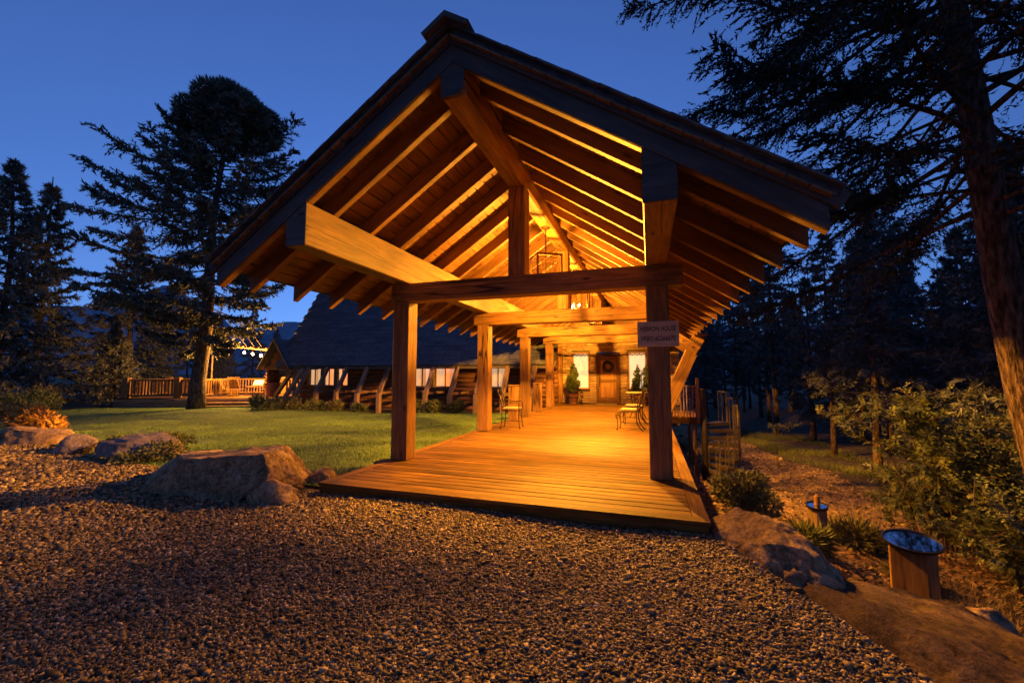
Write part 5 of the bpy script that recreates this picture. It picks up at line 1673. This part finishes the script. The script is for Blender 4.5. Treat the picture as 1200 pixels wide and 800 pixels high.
# ------------------------------------------------------------------ loose gravel, lawn blades, verge grass
def scatter(n, x0, x1, y0, y1, pred, rs):
    x = rs.uniform(x0, x1, n); y = rs.uniform(y0, y1, n)
    k = pred(x, y)
    return x[k], y[k]
rs = np.random.RandomState(101)
CAMX, CAMY = 1.843, -5.913
px_, py_ = scatter(1250000, -17, 3.9, -5.4, 0.9, lambda x, y: is_gravel(x, y) & ~((x > -2.2) & (y > -1.56)), rs)
dist = np.hypot(px_ - CAMX, py_ - CAMY)
# keep what the camera's field can hold, thinner with distance
ang = np.arctan2(-(px_ - CAMX), py_ - CAMY) - 0.319
keep = (np.abs(ang) < 1.02) & (dist > 1.4) & (rs.uniform(size=len(px_)) < np.clip(3.6 / dist, 0.14, 1) ** 1.3)
px_, py_, dist = px_[keep], py_[keep], dist[keep]
n = len(px_)
def stones(px_, py_, r_, rs):
    n = len(px_)
    base = np.array([(x, y, z) for x in (-1, 1) for y in (-1, 1) for z in (-1, 1)], float)
    faces = np.array([(0, 1, 3, 2), (4, 6, 7, 5), (0, 4, 5, 1), (2, 3, 7, 6), (0, 2, 6, 4), (1, 5, 7, 3)])
    sh = base[None] * (0.68 + 0.5 * rs.uniform(size=(n, 8, 1))) + rs.normal(size=(n, 8, 3)) * 0.16
    sh = sh * np.stack([rs.uniform(0.75, 1.35, n), rs.uniform(0.6, 1.0, n), rs.uniform(0.45, 0.85, n)], 1)[:, None, :] * r_[:, None, None]
    az = rs.uniform(0, 2 * PI, n); tl = rs.normal(size=n) * 0.35
    ca, sa, ct, st_ = np.cos(az), np.sin(az), np.cos(tl), np.sin(tl)
    x_, y_, z_ = sh[..., 0], sh[..., 1], sh[..., 2]
    x2, z2 = x_ * ct[:, None] + z_ * st_[:, None], -x_ * st_[:, None] + z_ * ct[:, None]
    X = x2 * ca[:, None] - y_ * sa[:, None] + px_[:, None]; Y = x2 * sa[:, None] + y_ * ca[:, None] + py_[:, None]
    Z = z2 + (hgt(px_, py_) + r_ * rs.uniform(-0.1, 0.75, n))[:, None]
    V = np.stack([X, Y, Z], -1).reshape(-1, 3)
    F = (faces[None] + (np.arange(n) * 8)[:, None, None]).reshape(-1, 4)
    return V, F
r_ = 0.0056 * np.exp(rs.normal(size=n) * 0.36) * np.clip(dist / 3.4, 1, 3.2) ** 0.75
V, F = stones(px_, py_, r_, rs)
m, nt_, p = new_mat('gravel_stone')
ng = N(nt_, 'ShaderNodeNewGeometry')
cr = ramp(nt_, [(0.0, (0.03, 0.022, 0.012)), (0.3, (0.105, 0.078, 0.042)), (0.6, (0.2, 0.145, 0.074)), (0.85, (0.33, 0.245, 0.13)), (1.0, (0.52, 0.4, 0.24))])
nt_.links.new(ng.outputs['Random Per Island'], cr.inputs[0]); nt_.links.new(cr.outputs[0], p.inputs['Base Color']); p.inputs['Roughness'].default_value = 0.8
p.inputs['Specular IOR Level'].default_value = 0.3
M['gravel'] = m
tag(link('gravel', mesh_np('gravel', V, F), M['gravel']), kind='stuff')

def blades(name, x, y, h, wd, mat, rs, lean=0.35, off=0.0, stripe=0.0):
    n = len(x)
    z = hgt(x, y) + off
    a = rs.uniform(0, 2 * PI, n)
    hh = h * rs.uniform(0.55, 1.25, n)
    ln = rs.normal(size=(n, 2)) * lean * hh[:, None]
    dx, dy = np.cos(a) * wd / 2, np.sin(a) * wd / 2
    hh = hh * (1 + stripe * np.sin(y * 4.2 + 0.5 * np.sin(x * 0.8)) * (0.6 + 0.4 * np.sin(x * 0.5 + y)))
    tris = np.stack([np.stack([x - dx, y - dy, z - 0.01], 1), np.stack([x + dx, y + dy, z - 0.01], 1), np.stack([x + ln[:, 0], y + ln[:, 1], z + hh], 1)], 1)
    return tag(soup(name, tris, mat), kind='stuff')
x, y = scatter(330000, -27, -2.15, -2, 13, is_lawn, rs)
dist = np.hypot(x - CAMX, y - CAMY)
keep = rs.uniform(size=len(x)) < np.clip(9 / dist, 0.4, 1)
blades('lawn_grass', x[keep], y[keep], 0.042, 0.014, M['grass'], rs, 0.6, stripe=0.5)
x, y = scatter(120000, 2.4, 16, -4.5, 21, lambda x, y: (on_path(x, y) > 0.05 + 0.3 * np.sin(3 * x + y)) & ((x > path_c(y)) | (y > 11)) & (on_path(x, y) < 3.2) & (np.sin(x * 1.3) + np.sin(y * 1.7 + x) > -0.7), rs)
blades('verge_grass', x, y, 0.2, 0.014, M['verge'], rs, 0.5)
x, y = scatter(40000, 3.0, 9, -5, 9, lambda x, y: (on_path(x, y) > 0.0) & (x < path_c(y)) & (x > xb(y) + 0.6) & (np.sin(x * 2.3 + 1) + np.sin(y * 1.9 - x) > 0.75), rs)
blades('slope_grass', x, y, 0.1, 0.01, M['drygrass'], rs, 0.7)

# bark mulch and fallen leaves on the slope right of the deck
rs = np.random.RandomState(202)
x, y = scatter(60000, 2.4, 8.5, -4.8, 8.5, lambda x, y: (x > xb(y) + 0.15) & (on_path(x, y) > -0.15) & (x < path_c(y)), rs)
n = len(x)
z = hgt(x, y) + rs.uniform(-0.03, 0.0, n) + 0.012
a = rs.uniform(0, 2 * PI, n); L_ = rs.uniform(0.015, 0.045, n); W_ = L_ * rs.uniform(0.25, 0.6, n)
u = np.stack([np.cos(a), np.sin(a), rs.normal(size=n) * 0.35], 1) * L_[:, None]; v_ = np.stack([-np.sin(a), np.cos(a), rs.normal(size=n) * 0.35], 1) * W_[:, None]
P = np.stack([x, y, z], 1)
M['mulch'] = leafy('bark_mulch', (0.05, 0.028, 0.015), (0.13, 0.075, 0.04), (0.26, 0.15, 0.08), 3)
tag(soup('bark_mulch', np.stack([P - u, P + v_, P + u, P - v_], 1), M['mulch'], None, 4), kind='stuff')

x, y = scatter(26000, 2.5, 11, 0.9, 17, lambda x, y: on_path(x, y) < 0.1, rs)
k = rs.uniform(size=len(x)) < 0.75
x, y = x[k], y[k]
V, F = stones(x, y, 0.013 * np.exp(rs.normal(size=len(x)) * 0.45), rs)
tag(link('path_stones', mesh_np('path_stones', V, F), M['gravel']), kind='stuff')
x, y = scatter(14000, 2.5, 11, 0.9, 17, lambda x, y: (np.abs(on_path(x, y) + 0.45) < 0.5) & (np.sin(x * 3.1) + np.sin(y * 2.3) > 0.5), rs)
blades('path_edge_grass', x, y, 0.09, 0.012, M['drygrass'], rs, 0.7)
